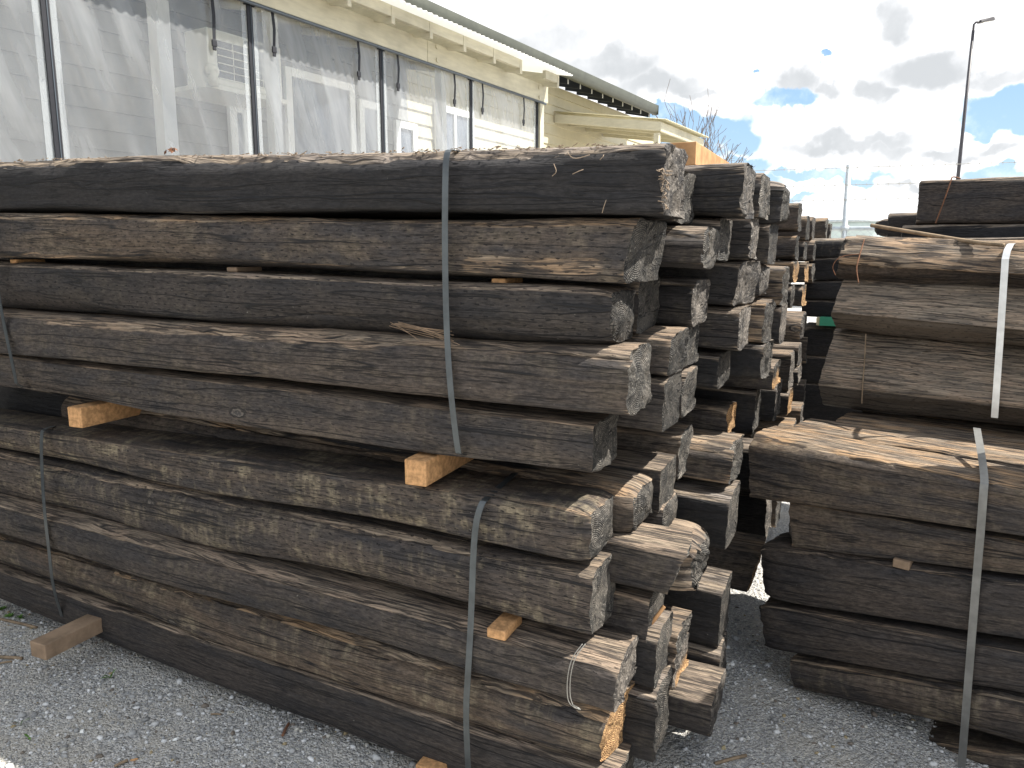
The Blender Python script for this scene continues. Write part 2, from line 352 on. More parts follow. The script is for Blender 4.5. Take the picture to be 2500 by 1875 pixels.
def mat_seam():
    m, t = mat('clear_vinyl_hem')
    tr = t.n('ShaderNodeBsdfTransparent').outputs[0]; df = t.n('ShaderNodeBsdfPrincipled', {'Base Color': cc((.62, .66, .68)), 'Roughness': .2}).outputs[0]
    t.out(t.n('ShaderNodeMixShader', {0: .22, 1: tr, 2: df}).outputs[0]); return m
HEM = mat_seam()
def mat_ground():
    m, t = mat('gravel_ground'); oc = t.n('ShaderNodeTexCoord').outputs['Object']
    v = t.n('ShaderNodeTexVoronoi', {'Vector': oc, 'Scale': 150.}); v2 = t.n('ShaderNodeTexVoronoi', {'Vector': oc, 'Scale': 62.})
    h = t.n('ShaderNodeSeparateColor', {'Color': v.outputs['Color']}).outputs[0]; h2 = t.n('ShaderNodeSeparateColor', {'Color': v2.outputs['Color']}).outputs[0]
    n = t.noise(oc, 2.2, 6, .6); nf = t.noise(oc, 300, 3)
    c = t.mix(t.ramp(h, 0, 1), cc((.31, .305, .295)), cc((.72, .70, .66)))
    c = t.mix(t.ramp(h2, .4, 1, 0, .6), c, cc((.40, .40, .40)))
    c = t.mix(t.ramp(h, .93, .95), c, cc((.62, .60, .53)))
    c = t.mix(t.m('MULTIPLY', t.ramp(n, .45, .62), .65), c, cc((.58, .54, .47)))
    d = t.m('ADD', t.m('MULTIPLY', v.outputs['Distance'], -.7), t.m('ADD', t.m('MULTIPLY', v2.outputs['Distance'], -1.), t.m('MULTIPLY', nf, .25)))
    t.out(t.pbr(c, .9, d, 1., .012, .25)); return m
GROUND = mat_ground()
def mat_stones():
    m, t = mat('gravel_stone'); a = t.n('ShaderNodeAttribute', attribute_name='mask').outputs['Color']
    oc = t.n('ShaderNodeTexCoord').outputs['Object']; n = t.noise(oc, 180, 4)
    t.out(t.pbr(t.mix(1., a, t.mix(n, cc((.7, .7, .7)), cc((1.2, 1.2, 1.2))), 'MULTIPLY'), .85, n, .4, .002, .3)); return m
STONE = mat_stones()
# ---------------------------------------------------------------- ground and gravel
def build_ground():
    xs = np.concatenate([np.linspace(-400, -8, 12), np.linspace(-7.5, 9, 90), np.linspace(10, 400, 12)])
    ys = np.concatenate([np.linspace(-400, -3, 8), np.linspace(-2.5, 14, 90), np.linspace(15, 600, 14)])
    X, Y = np.meshgrid(xs, ys, indexing='ij'); Z = gz_(X, Y)
    near = (np.abs(X) < 7) & (Y > -2) & (Y < 13)
    Z = Z + np.where(near, fbm(X * 1.3, Y * 1.3, 3, 4) * .03, 0)
    V = np.stack([X, Y, Z], -1).reshape(-1, 3); nx, ny = X.shape
    i = np.arange(nx - 1)[:, None] * ny + np.arange(ny - 1)[None]
    F = np.stack([i, i + ny, i + ny + 1, i + 1], -1).reshape(-1, 4)
    link('ground', npmesh('ground', V, F), GROUND, kind='structure', label='grey gravel yard')
build_ground()
def build_stones():
    rs = np.random.RandomState(4)
    ico = []; ph = (1 + 5**.5) / 2
    for a in (-1, 1):
        for b in (-ph, ph): ico += [(0, a, b), (a, b, 0), (b, 0, a)]
    ico = np.array(ico) / math.sqrt(1 + ph * ph)
    fc = []
    for i in range(12):
        for j in range(i + 1, 12):
            for k in range(j + 1, 12):
                d = [np.linalg.norm(ico[p] - ico[q]) for p, q in ((i, j), (j, k), (i, k))]
                if max(d) < 1.1:
                    n = np.cross(ico[j] - ico[i], ico[k] - ico[i]); fc.append((i, j, k) if n @ ico[i] > 0 else (i, k, j))
    fc = np.array(fc)
    def area(n, x0, x1, y0, y1, smin, smax):
        p = np.stack([rs.uniform(x0, x1, n), rs.uniform(y0, y1, n)], -1)
        s = smin * (smax / smin) ** (rs.rand(n) ** 2.2)
        return p, s
    parts = [area(30000, -2.9, .6, 1.3, 4.3, .0028, .010), area(15000, .0, 2.1, 1.45, 4.2, .003, .010), area(1500, -2.8, 1.9, 1.35, 3.6, .009, .018)]
    P_ = np.concatenate([a[0] for a in parts]); S = np.concatenate([a[1] for a in parts])
    u = (P_[:, 0] - .36) * LP.U[0] + (P_[:, 1] - 1.9) * LP.U[1]; v = (P_[:, 0] - .36) * LP.V[0] + (P_[:, 1] - 1.9) * LP.V[1]
    ok = ~((v > .25) & (u < 0)); P_ = P_[ok]; S = S[ok]; n = len(S)
    dens = fbm(P_[:, 0] * 2.2, P_[:, 1] * 2.2, 9, 4)
    keep = (dens > -.13) | (rs.rand(n) < .35); P_ = P_[keep]; S = S[keep]; n = len(S)
    sc = rs.uniform(.55, 1.15, (n, 1, 3)) * S[:, None, None]; sc[:, :, 2] *= .62
    jit = 1 + rs.uniform(-.28, .28, (n, 12, 1))
    a = rs.uniform(0, 6.28, n); c, s_ = np.cos(a)[:, None], np.sin(a)[:, None]
    v = ico[None] * jit * sc; tl = rs.uniform(-.5, .5, (n, 1))
    y = v[:, :, 1] * np.cos(tl) - v[:, :, 2] * np.sin(tl); z = v[:, :, 1] * np.sin(tl) + v[:, :, 2] * np.cos(tl); x = v[:, :, 0]
    X = x * c - y * s_ + P_[:, 0, None]; Y = x * s_ + y * c + P_[:, 1, None]
    gzz = gz_(P_[:, 0], P_[:, 1]) + fbm(P_[:, 0] * 1.3, P_[:, 1] * 1.3, 3, 4) * .03
    Z = z + (gzz + S * .2)[:, None]
    V = np.stack([X, Y, Z], -1).reshape(-1, 3)
    F = (fc[None] + (np.arange(n) * 12)[:, None, None]).reshape(-1, 3)
    g = rs.rand(n); base = .26 + .50 * g**1.2
    colr = np.stack([base * 1.0, base, base * .985], -1)
    w = rs.rand(n); colr[w > .92] = np.array([.55, .53, .47]) * rs.uniform(.7, 1.2, (int((w > .92).sum()), 1))
    colr[(w > .86) & (w < .89)] = (.36, .29, .17); colr[(w > .3) & (w < .36)] = (.20, .17, .14)
    M = np.concatenate([np.repeat(colr, 12, 0), np.ones((n * 12, 1))], -1)
    o = link('gravel', npmesh('gravel', V, F, mask=M, smooth=False), STONE, kind='stuff', label='loose grey and white gravel chips on the yard')
build_stones()
# ---------------------------------------------------------------- railway sleepers
def rounded(poly, r, k=4):
    out = []; n = len(poly)
    for i in range(n):
        p0, p, p1 = np.array(poly[i - 1]), np.array(poly[i]), np.array(poly[(i + 1) % n])
        a = (p0 - p) / np.linalg.norm(p0 - p); b = (p1 - p) / np.linalg.norm(p1 - p)
        for j in range(k + 1):
            s = j / k; out.append(p + a * r * (1 - s)**2 + b * r * s**2)
    return np.array(out)
def sleeper_mesh(L, w, h, seed, dx=.02, ns=44, fine=.6, rough=1., wane=(.3, .15), rag=.012, cut=(0., 0.), topwear=.7, frontwear=.0, edgewear=.5,
                 fresh=0., poly=None, sgn=1, splits=0, fx=None, h2=None, bow=0., freshside=0., endround=.0, streak=()):
    rs = np.random.RandomState(seed)
    P0 = rounded(poly or [(w, 0), (0, 0), (0, h), (w, h)], .014 + .01 * rs.rand())
    if True:
        d = np.linalg.norm(np.diff(np.vstack([P0, P0[:1]]), axis=0), axis=1); cum = np.concatenate([[0], np.cumsum(d)])
        Q = np.vstack([P0, P0[:1]])
        # denser sampling on the front and the top
        sd = np.linspace(0, cum[-1], 400); yy = np.interp(sd, cum, Q[:, 0]); zz = np.interp(sd, cum, Q[:, 1])
        dens = np.where(yy < .03, 2.2, np.where(zz > h - .03, 1.6, .8)); cd = np.cumsum(dens); cd = (cd - cd[0]) / (cd[-1] - cd[0])
        s = np.interp(np.linspace(0, 1, ns + 1), cd, sd)
        sy = np.interp(s, cum, Q[:, 0]); sz = np.interp(s, cum, Q[:, 1])
    ty = np.interp((s + .004) % cum[-1], cum, Q[:, 0]) - np.interp((s - .004) % cum[-1], cum, Q[:, 0])
    tz = np.interp((s + .004) % cum[-1], cum, Q[:, 1]) - np.interp((s - .004) % cum[-1], cum, Q[:, 1])
    l = np.hypot(ty, tz) + 1e-9; ny, nz = -tz / l, ty / l
    xs = [0.]; x = 0.
    while x < L:
        x += dx if x < fine else min(.12, dx * 6 if fine < L else dx); xs.append(min(x, L))
    xs = -np.array(xs)
    X = xs[:, None] + 0 * s[None]; S = s[None] + 0 * X
    low = fbm(X * 1.1, S * 2.2, seed, 3) * .020 * rough; mid = fbm(X * 5, S * 12, seed + 5, 3) * .007 * rough
    gr = fbm(X * 3, S * 70, seed + 9, 3) * .0042 * rough**2
    rid = np.abs(vn(X * 1.1, S * 26, seed + 21) - .5); msk = np.clip((vn(X * 1.4, S * 6, seed + 33) - .45) * 6, 0, 1)
    gr = gr - np.clip(1 - rid / .03, 0, 1) * msk * .006 * rough
    D = low + mid + gr
    # wane: corners worn away in places
    cf = np.array([0, h]); cr_ = np.hypot(sy - 0, sz - h); cb = np.hypot(sy - 0, sz - 0)
    if poly: cr_ = np.hypot(sy - poly[2][0], sz - poly[2][1])
    wt = np.clip(vn(xs * 1.6, 0 * xs, seed + 41) * 1.3 - .35 + wane[0] * .6, 0, 1.2) * wane[0] * .055
    wb = np.clip(vn(xs * 1.3, 0 * xs, seed + 43) * 1.4 - .45 + wane[1] * .5, 0, 1.2) * wane[1] * .06
    tear = 1 + fbm(X * 9, S * 30, seed + 60, 3) * 1.3
    D = D - wt[:, None] * np.exp(-(cr_[None] / .034)**2) * tear - wb[:, None] * np.exp(-(cb[None] / .05)**2)
    e = np.exp(xs / .03)
    D = D - e[:, None] * endround * .02
    Yc = sy[None] + D * ny[None]; Zc = sz[None] + D * nz[None]
    if h2 is not None: Zc = Zc * (1 + (h2 / h - 1) * (-xs[:, None] / L))
    Zc = Zc + bow * np.sin(np.pi * np.clip(-xs[:, None] / L, 0, 1))
    ro = fbm(s * 28, 0 * s + 3., seed + 71, 4) * 1.3 * rag + fbm(s * 6, 0 * s, seed + 72, 2) * rag
    Xc = X + (ro[None] + cut[0] * (sy - w / 2)[None] + cut[1] * (sz - h / 2)[None]) * np.where(xs[:, None] > -.3, np.exp(xs[:, None] / .06), 0)
    if cut[0] or cut[1]: Xc = X + ro[None] * np.exp(X / .03) + (cut[0] * (sy - w / 2)[None] + cut[1] * (sz - h / 2)[None]) * np.clip(1 + X / .35, 0, 1)
    V = [np.stack([Xc, Yc, Zc], -1).reshape(-1, 3)]; nx = len(xs); n1 = ns + 1
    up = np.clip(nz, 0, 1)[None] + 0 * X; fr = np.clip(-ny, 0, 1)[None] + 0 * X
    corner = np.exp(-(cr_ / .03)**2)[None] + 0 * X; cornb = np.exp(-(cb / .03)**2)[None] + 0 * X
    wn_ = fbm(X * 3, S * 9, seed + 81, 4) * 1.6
    wear_shade = up * topwear * (1 + .5 * np.exp(X / .25)) + fr * frontwear + corner * edgewear * .75 + cornb * edgewear * .35 + wn_ * .35 * (up * topwear + frontwear + .12)
    wear_shade = np.clip(wear_shade + np.exp(X / .02) * .25, 0, 1)
    zz_ = sz[None] + 0 * X
    for (xa, xb, zc, zw, amt) in streak:
        wdw = np.clip((X - xa) / .08, 0, 1) * np.clip((xb - X) / .05, 0, 1)
        wear_shade = np.clip(wear_shade + fr * amt * wdw * np.exp(-((zz_ - zc - fbm(X * 6, 0 * X, seed + 7, 2) * .02) / zw)**2) * (.75 + 1.2 * fbm(X * 14, S * 60, seed + 8, 3)), 0, 1)
    if poly: wear_shade = wear_shade * np.clip(1 + (nz[None] + .12) * 6, .05, 1)  # undersides of slanted sleepers darkened, painting shade into the wear
    fsh = np.clip((freshside * fr * (1.2 * (vn(X * 2.5, S * 9, seed + 90)) - .5)) * 3, 0, 1)
    M = [np.stack([0 * X, wear_shade, fsh, 1 + 0 * X], -1).reshape(-1, 4)]; UV = [np.stack([X, S], -1).reshape(-1, 2)]
    i = np.arange(nx - 1)[:, None] * n1 + np.arange(ns)[None]
    F = [np.stack([i, i + 1, i + n1 + 1, i + n1], -1).reshape(-1, 4)]
    base = nx * n1
    for side in (0, nx - 1):
        rx, ry, rz = Xc[side], Yc[side], Zc[side]; cy, cz = ry.mean(), rz.mean(); cx = rx.mean()
        K = 13 if side == 0 else 2
        ts = np.array([1, .975, .94, .88, .80, .70, .60, .50, .40, .30, .20, .10, .01]) if side == 0 else np.array([1, .02])
        yy = cy + (ry - cy)[None] * ts[:, None]; zz = cz + (rz - cz)[None] * ts[:, None]
        pl = cut[0] * (yy - cy) + cut[1] * (zz - cz)
        rg = (fbm(yy * 45, zz * 45, seed + 95, 4) * .012 + fbm(yy * 13, zz * 13, seed + 96, 3) * .018) * (1.2 if side == 0 else .3) * (rag / .012)**.5
        if side == 0:
            wgt = np.clip((1 - ts[:, None]) / .10, 0, 1)
            xx = (rx[None] * (1 - wgt) + (cx + pl) * wgt) + rg * np.minimum(1, wgt * 1.6) + endround * .02 * (1 - ts[:, None]**2)
        else: xx = rx[None] + rg
        V.append(np.stack([xx, yy, zz], -1).reshape(-1, 3))
        wv_ = 0 * yy; f_ = 0 * yy
        if side == 0 and fresh:
            q = (zz / h) * .9 + fbm(yy * 20, zz * 20, seed + 97, 3) * .8 - .35
            f_ = np.clip((fresh - .45 + .2 - q * (1 - fresh)) * 6, 0, 1) if fresh < 1 else 1 + 0 * yy
        M.append(np.stack([1 + 0 * yy, wv_, f_, 1 + 0 * yy], -1).reshape(-1, 4))
        UV.append(np.stack([yy, zz], -1).reshape(-1, 2))
        j = base + np.arange(K - 1)[:, None] * n1 + np.arange(ns)[None]
        f = np.stack([j, j + n1, j + n1 + 1, j + 1], -1).reshape(-1, 4)
        if side: f = f[:, ::-1]
        F.append(f); base += K * n1
    V = np.concatenate(V); F = np.concatenate(F)
    if sgn < 0: V[:, 0] *= -1; F = F[:, ::-1]
    return npmesh('sleeper', V, F[:, ::-1], np.concatenate(UV), np.concatenate(M))
COUNT = [0]
def sleeper(pl, u, v, z, L, w, h, slope=0., yaw=0., label='', group=None, tone=.4, inc=.4, pale=0., stain=0., sgn=1, tilt=0., **kw):
    COUNT[0] += 1; seed = COUNT[0] * 13 + 7
    me = sleeper_mesh(L, w, h, seed, sgn=sgn, **kw)
    o = link('railway_sleeper', me, TIMBER)
    U = Vector(pl.U) * math.cos(yaw) + Vector(pl.V) * math.sin(yaw); U = (U + Vector((0, 0, slope))).normalized()
    Vv = Vector((0, 0, 1)).cross(U).normalized(); Z = U.cross(Vv).normalized()
    if tilt: q = Matrix.Rotation(tilt, 3, U); Vv = q @ Vv; Z = q @ Z
    Mx = Matrix((U, Vv, Z)).transposed().to_4x4(); Mx.translation = pl.p(u, v, z); o.matrix_world = Mx
    o.color = (tone, inc, pale, stain); o['label'] = label; o['category'] = 'railway sleeper'
    if group: o['group'] = group
    return o
# ---- front column of the near stack: (end x, top y, bottom y) and (top y, bottom y) at photo x=20
UP_, LO_ = 'sleepers in the near upper pack', 'sleepers in the near lower pack'
fronts = [
 (1622, 343, 522, 386, 514, dict(tone=.1, inc=.12, wane=(1.0, .2), rag=.022, topwear=.6, edgewear=.7, rough=1.15, v=0), UP_, 'long black sleeper on top of the near pack, shaggy top edge and broken end'),
 (1548, 531, 692, 520, 629, dict(tone=.75, inc=.9, wane=(.5, .5), stain=.25, edgewear=.9, cut=(.12, .1), streak=((-.52, -.04, .040, .020, 1.3), (-2.9, -.6, .008, .007, .8)), v=0), UP_, 'brown sleeper second from top of near pack, tan worn streak low by its end'),
 (1490, 706, 858, 641, 760, dict(tone=.3, inc=1., wane=(.2, .9), stain=.1, edgewear=.3, endround=.6, v=0), UP_, 'smooth grey sleeper third from top of near pack, neat slit rows and rounded end'),
 (1533, 862, 1026, 763, 866, dict(tone=.5, inc=.35, wane=(.7, .4), stain=.2, edgewear=.8, rag=.018, streak=((-2.3, -1.2, .145, .016, .75), (-1.3, -.7, .15, .018, .8)), v=-.02), UP_, 'long cracked grey-brown sleeper fourth from top of near pack, ringed end jutting furthest right'),
 (1441, 1035, 1172, 869, 958, dict(tone=.5, inc=.6, wane=(.2, .5), stain=.2, edgewear=.3, v=0), UP_, 'bottom sleeper of the near upper pack, resting on pale pine bearers'),
 (1439, 1252, 1384, 1040, 1113, dict(tone=.7, inc=1., wane=(.4, .5), stain=1., edgewear=.5, endround=.8, topwear=.12, v=0), LO_, 'yellow stained brown sleeper topping the near lower pack, under the pine bearers'),
 (1442, 1402, 1568, 1118, 1222, dict(tone=.5, inc=.9, wane=(.6, .5), stain=.7, edgewear=.5, topwear=.35, v=0), LO_, 'sleeper second from top of near lower pack, bold curved growth rings on its end'),
 (1500, 1636, 1745, 1228, 1313, dict(tone=.4, inc=.5, wane=(.4, .4), topwear=.62, stain=.2, edgewear=.4, rough=1.2, v=-.045, yaw=.012), LO_, 'weathered sleeper third from top of near lower pack, looped by thin wire'),
 (1478, 1748, 1893, 1319, 1400, dict(tone=.85, inc=.2, wane=(.8, .8), stain=.7, edgewear=.5, topwear=.3, fresh=1., cut=(.12, .1), rag=.016, v=0), LO_, 'brown sleeper with a raw orange slanting cut end, fourth from top of near lower pack'),
 (1490, 1900, 2060, 1404, 1480, dict(tone=.34, inc=.25, wane=(.2, .2), stain=0., edgewear=.1, rough=.6, v=0), LO_, 'smooth blue-black bottom sleeper of the near lower pack, just above the gravel'),
]
for (x, yt, yb, lt, lb, kw, grp, lab) in fronts:
    kw = dict(kw); v = kw.pop('v')
    u1, z1 = LP.on(x, yt, v); _, z0 = LP.on(x, yb, v)
    ul, zl1 = LP.on(20, lt, v); _, zl0 = LP.on(20, lb, v)
    L = 2.95; sl_ = (z0 - zl0) / (u1 - ul); hh = z1 - z0; hl = zl1 - zl0; h2 = hh + (hl - hh) * L / (u1 - ul)
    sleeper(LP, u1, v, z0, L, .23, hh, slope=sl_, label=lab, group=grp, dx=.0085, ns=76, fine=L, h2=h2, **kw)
# ---- the sleepers behind: (front x of end, top y, bottom y, v, thickness, look, label)
D1 = 'sleepers in the near upper pack'; D2 = 'sleepers in the near lower pack'; D3 = 'sleepers in the far packs of the left row'
back = [
 # upper pack, row by row
 (1650, 412, 545, .25, .24, dict(tone=.2), D1, 'pale grey cut end peeping out directly behind the topmost black sleeper'),
 (1815, 398, 525, .47, .24, dict(tone=.1, topwear=1., wane=(.8, .2), edgewear=.8, rough=1.2), D1, 'black sleeper with brown split top, first one seen right of the topmost sleeper end'),
 (1857, 422, 529, .78, .25, dict(tone=.3, topwear=1., edgewear=.8), D1, 'short visible sleeper with split brown top, between two wider black ones on the skyline'),
 (1908, 441, 549, 1.06, .25, dict(tone=.1, topwear=.8, endround=.9), D1, 'rounded black sleeper with lit grey end, last of the near pack on the skyline'),
 (1712, 546, 660, .25, .24, dict(tone=.3, rag=.02, wane=(1., .3), edgewear=.8), D1, 'sleeper with torn shaggy lit end, right beside the second front sleeper'),
 (1751, 533, 636, .50, .24, dict(tone=.1), D1, 'dark sleeper end half hidden behind the torn shaggy one in the second row'),
 (1830, 523, 636, .76, .25, dict(tone=.2, rag=.02, topwear=1.), D1, 'sleeper with broad crumbly grey end under the first skyline sleeper'),
 (1878, 543, 645, 1.04, .25, dict(tone=.3, rag=.008), D1, 'sleeper with flat half shaded triangular looking end, under the rounded skyline one'),
 (1554, 681, 819, .22, .24, dict(tone=.3, rag=.012), D1, 'sleeper with two-lobed ringed end, tight behind the rounded third front sleeper'),
 (1691, 685, 800, .47, .25, dict(tone=.1, topwear=.9), D1, 'black sleeper with a bright silvery rectangular end, third row, second behind the front'),
 (1812, 641, 745, .76, .25, dict(tone=.1, inc=.9, cut=(.15, .12), topwear=.9), D1, 'black incised sleeper with slanting grey end, third row in the middle'),
 (1852, 642, 736, 1.03, .25, dict(tone=.2, endround=1.), D1, 'sleeper with an oval grey end in the third row'),
 (1914, 656, 750, 1.30, .24, dict(tone=.6, topwear=1., frontwear=.35, rough=1.6, rag=.02), D1, 'shredded brown layered sleeper end closing the third row'),
 (1634, 812, 925, .24, .23, dict(tone=.5, topwear=1., edgewear=.8), D1, 'sleeper with sunlit tan top and pale grey end, fourth row behind the jutting one'),
 (1664, 798, 906, .47, .25, dict(tone=.1), D1, 'shaded dark sleeper end in the fourth row under the bright silvery one'),
 (1803, 756, 862, .75, .25, dict(tone=.3, rag=.008, topwear=.9, edgewear=.6), D1, 'sleeper with narrow pale pinkish-grey end in the fourth row'),
 (1868, 741, 845, 1.03, .25, dict(tone=.7, topwear=1., frontwear=.4, rough=1.7, rag=.025, edgewear=1.), D1, 'badly splintered brown sleeper in the fourth row'),
 (1905, 747, 846, 1.30, .25, dict(tone=.3, rag=.006), D1, 'sleeper with square saw-marked grey end in the fourth row'),
 (1955, 772, 833, 1.58, .22, dict(tone=.6, topwear=1., frontwear=.3, rough=1.4), D1, 'small brown topped sleeper closing the fourth row'),
 (1618, 928, 1060, .23, .22, dict(tone=.3, rag=.008), D1, 'left one of two touching grey ends in the fifth row'),
 (1664, 912, 1022, .46, .23, dict(tone=.3, rag=.012), D1, 'right one of two touching grey ends in the fifth row'),
 (1752, 868, 950, .74, .25, dict(tone=.0), D1, 'nearly black recessed sleeper in the shade of the fifth row'),
 (1864, 846, 928, 1.02, .25, dict(tone=.0, rag=.02), D1, 'black sleeper with white speckled end deep in the fifth row'),
 (1889, 893, 955, 1.29, .24, dict(tone=.3, topwear=.9, fresh=.4), D1, 'small sleeper end with a rusty orange corner, low in the fifth row'),
 # lower pack
 (1543, 1206, 1322, .22, .23, dict(tone=.8, topwear=1.1, rough=1.35, rag=.015, wane=(.9, .3), endround=.8), D2, 'sleeper with bright combed tan top and rounded dark end, sixth row behind the stained one'),
 (1610, 1145, 1262, .44, .22, dict(tone=.3, topwear=1., rag=.006), D2, 'sleeper with pale flat top and wavy ringed grey end, behind the combed tan one'),
 (1655, 1064, 1176, .66, .22, dict(tone=.6, topwear=.3), D2, 'upright grey-brown end standing just above the wavy ringed one'),
 (1782, 1092, 1190, .80, .27, dict(tone=.7, topwear=1.1, rough=1.6, rag=.025, wane=(1., .3), edgewear=1., frontwear=.12), D2, 'black sleeper with frayed ridged tan top and hairy ringed end, middle of the gap'),
 (1776, 1000, 1064, 1.07, .18, dict(tone=.5, topwear=.2, fresh=.75), D2, 'dark sleeper with glowing orange fibrous end in the middle of the shadow'),
 (1840, 955, 1062, 1.33, .24, dict(tone=.0), D2, 'black sleeper end in deep shade right of the orange fibrous one'),
 (1894, 944, 1030, 1.58, .24, dict(tone=.1, topwear=1.), D2, 'dark sleeper with a small lit tan top edge, far side of the shadow'),
 (1614, 1236, 1330, .46, .22, dict(tone=.4, rag=.006, endround=.7), D2, 'rounded tan end with arched growth rings, tucked in above the split weathered pair'),
 (1777, 1218, 1352, .74, .25, dict(tone=.0, topwear=1.1, rough=.8, rag=.006), D2, 'big square blue-black sleeper with a bright flat top, below the frayed ridged one'),
 (1645, 1348, 1455, .18, .20, dict(tone=.4, topwear=1.2, cut=(-.12, .35), rag=.012, edgewear=.5, fresh=0), D2, 'sleeper with sunlit whitish and rusty top and sharp wedge shaped end'),
 (1690, 1336, 1462, .40, .25, dict(tone=.5, topwear=1.2, frontwear=.8, rag=.035, rough=1.8, endround=1.2), D2, 'crumbling split pale sleeper end beside the wedge shaped one'),
 (1840, 1345, 1452, 1.36, .22, dict(tone=.7, topwear=.9, fresh=.9, cut=(0., .2)), D2, 'black sleeper by the sunlit lane with a long orange split on its end'),
 (1582, 1462, 1600, .20, .20, dict(tone=.5, inc=.1), D2, 'shaded brown sleeper end below the wedge shaped one'),
 (1652, 1556, 1606, .36, .20, dict(tone=.6, topwear=1.1, edgewear=1., rag=.015), D2, 'chipped sleeper with pink-tan sunlit top and splinter at its left corner'),
 (1645, 1608, 1695, .38, .20, dict(tone=.4, fresh=.25, edgewear=.8, topwear=.5), D2, 'sleeper with a yellow broken corner, under the pink-tan topped one'),
 (1757, 1444, 1590, .72, .22, dict(tone=.05, topwear=1.1, rag=.006), D2, 'blue-black sleeper with narrow speckled lit end and white lit top, low in the gap'),
 (1600, 1560, 1690, .20, .20, dict(tone=.1, rag=.008), D2, 'dark sleeper with smooth rounded grey rim on its end, right of the wire looped one'),
 (1596, 1704, 1870, .17, .22, dict(tone=.1, rag=.025, topwear=1., edgewear=.5), D2, 'dark sleeper with rough bubbly lit end at ground level, right of the orange cut one'),
 (1735, 1716, 1806, .44, .24, dict(tone=.3, topwear=1.1, rough=.8, rag=.006, inc=.2), D2, 'foreground sleeper block low in the gap, top half in sun, half in shade'),
 (1752, 1598, 1700, .70, .20, dict(tone=.1, topwear=1., rag=.01), D2, 'sleeper behind the low foreground block with a thin white lit corner'),
]
for (x, yt, yb, v, w, kw, grp, lab) in back:
    kw = dict(kw); u1, z1 = LP.on(x, yt, v); _, z0 = LP.on(x, yb, v)
    hh = z1 - z0
    kw.setdefault('inc', .3); kw.setdefault('stain', .2)
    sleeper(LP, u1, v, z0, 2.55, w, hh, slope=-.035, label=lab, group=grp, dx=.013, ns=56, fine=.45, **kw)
# ---- far packs of the left row
far = [
 (1950, 495, 563, 2.36, 'tall narrow dark sleeper end on the skyline, first after the rounded one'),
 (1971, 525, 585, 2.75, 'second narrow lit sleeper end of the far skyline'),
 (1985, 527, 586, 3.2, 'third narrow lit sleeper end of the far skyline'),
 (2018, 534, 582, 4.3, 'small square black sleeper end with frayed top on the far skyline'),
 (2027, 546, 582, 4.8, 'last tiny dark sleeper end of the far skyline'),
 (1943, 570, 634, 2.36, 'grey rounded slip of a sleeper end in the far second row'),
 (1965, 590, 636, 2.75, 'thin dark sleeper end in the far second row'),
 (1988, 586, 637, 3.2, 'sleeper end with chalky speckles in the far second row'),
 (1938, 637, 693, 2.36, 'thin sleeper end with brown lit stripe, left of its twin in the far third row'),
 (1967, 640, 693, 2.75, 'thin sleeper end with brown lit stripe, right of its twin in the far third row'),
 (1984, 646, 690, 3.1, 'pointed grey sleeper end in the far third row'),
 (1930, 702, 752, 2.36, 'pale brown sliver of a sleeper end in the far fourth row'),
 (1960, 700, 749, 2.75, 'sleeper end with an orange lit panel in the far fourth row'),
 (1950, 846, 895, 2.75, 'lit topped sleeper end, left one of the far fifth row pair'),
 (1972, 824, 888, 3.3, 'lit topped sleeper end, right one of the far fifth row pair'),
 (1930, 864, 955, 2.3, 'tall dark sleeper end with lit top left of the far fifth row pair'),
 (1950, 900, 945, 2.75, 'dark sleeper end under the far fifth row pair'),
 (1964, 932, 985, 3.2, 'curved lit sleeper end near the right hand pack corner'),
 (1924, 962, 1020, 2.25, 'tan and orange broken sleeper end low in the far pack'),
 (1936, 1040, 1066, 2.25, 'white topped sleeper lying just left of the sunlit right hand top'),
 (1954, 1000, 1046, 2.7, 'pale lit sleeper end touching the sunlit right hand pack'),
 (1872, 1210, 1335, 2.0, 'upright grey-brown sleeper end beside the sunlit lane'),
 (1898, 1212, 1290, 2.6, 'farther upright sleeper end beside the sunlit lane'),
 (1868, 1100, 1200, 1.9, 'shaded sleeper end above the sunlit lane'),
]
rs_ = random.Random(5)
for (x, yt, yb, v, lab) in far:
    u1, z1 = LP.on(x, yt, v); _, z0 = LP.on(x, yb, v)
    sleeper(LP, u1, v, z0, 2.5, .24, z1 - z0, slope=0., label=lab, group=D3, dx=.03, ns=36, fine=.3, tone=rs_.random(), inc=.2, topwear=1., edgewear=.7, stain=.1,
            fresh=.5 if 'orange' in lab or 'brown lit' in lab else 0., rag=.012, rough=1.1)
print('sleepers', COUNT[0])
# recessed sleepers that fill the packs behind the visible ends
FILL = 'recessed sleepers inside the left row of packs'
def filler(v, z, h, u, lab):
    sleeper(LP, u, v, z, 2.3, .23, h, slope=-.035, label=lab, group=FILL, dx=.06, ns=24, fine=.12, tone=rs_.random() * .5, inc=.1, topwear=.1)
FL = 'dark sleeper lying deep inside the pack, only glimpsed in shadow'
ztab = [(1.60, .15), (1.44, .15), (1.28, .15), (1.10, .15), (.83, .15), (.67, .15), (.50, .15), (.33, .15), (.16, .15)]
for v in (.97, 1.85, 2.3, 3.0, 3.8):
    for k, (z, h) in enumerate(ztab):
        filler(v, z, h, -.12 - .1 * rs_.random() + (.1 if v > 1.5 else 0), FL)
for k, (z, h) in enumerate(ztab):
    sleeper(LP, -.42, .26, z + .015, 3.0, .22, h - .012, slope=-.035, label=FL, group=FILL, dx=.06, ns=24, fine=.12, tone=rs_.random() * .5, inc=.1, topwear=.1)
for v in (.48,):
    for k, (z, h) in enumerate(ztab[4:]): filler(v, z, h, -.22 - .1 * rs_.random(), FL)
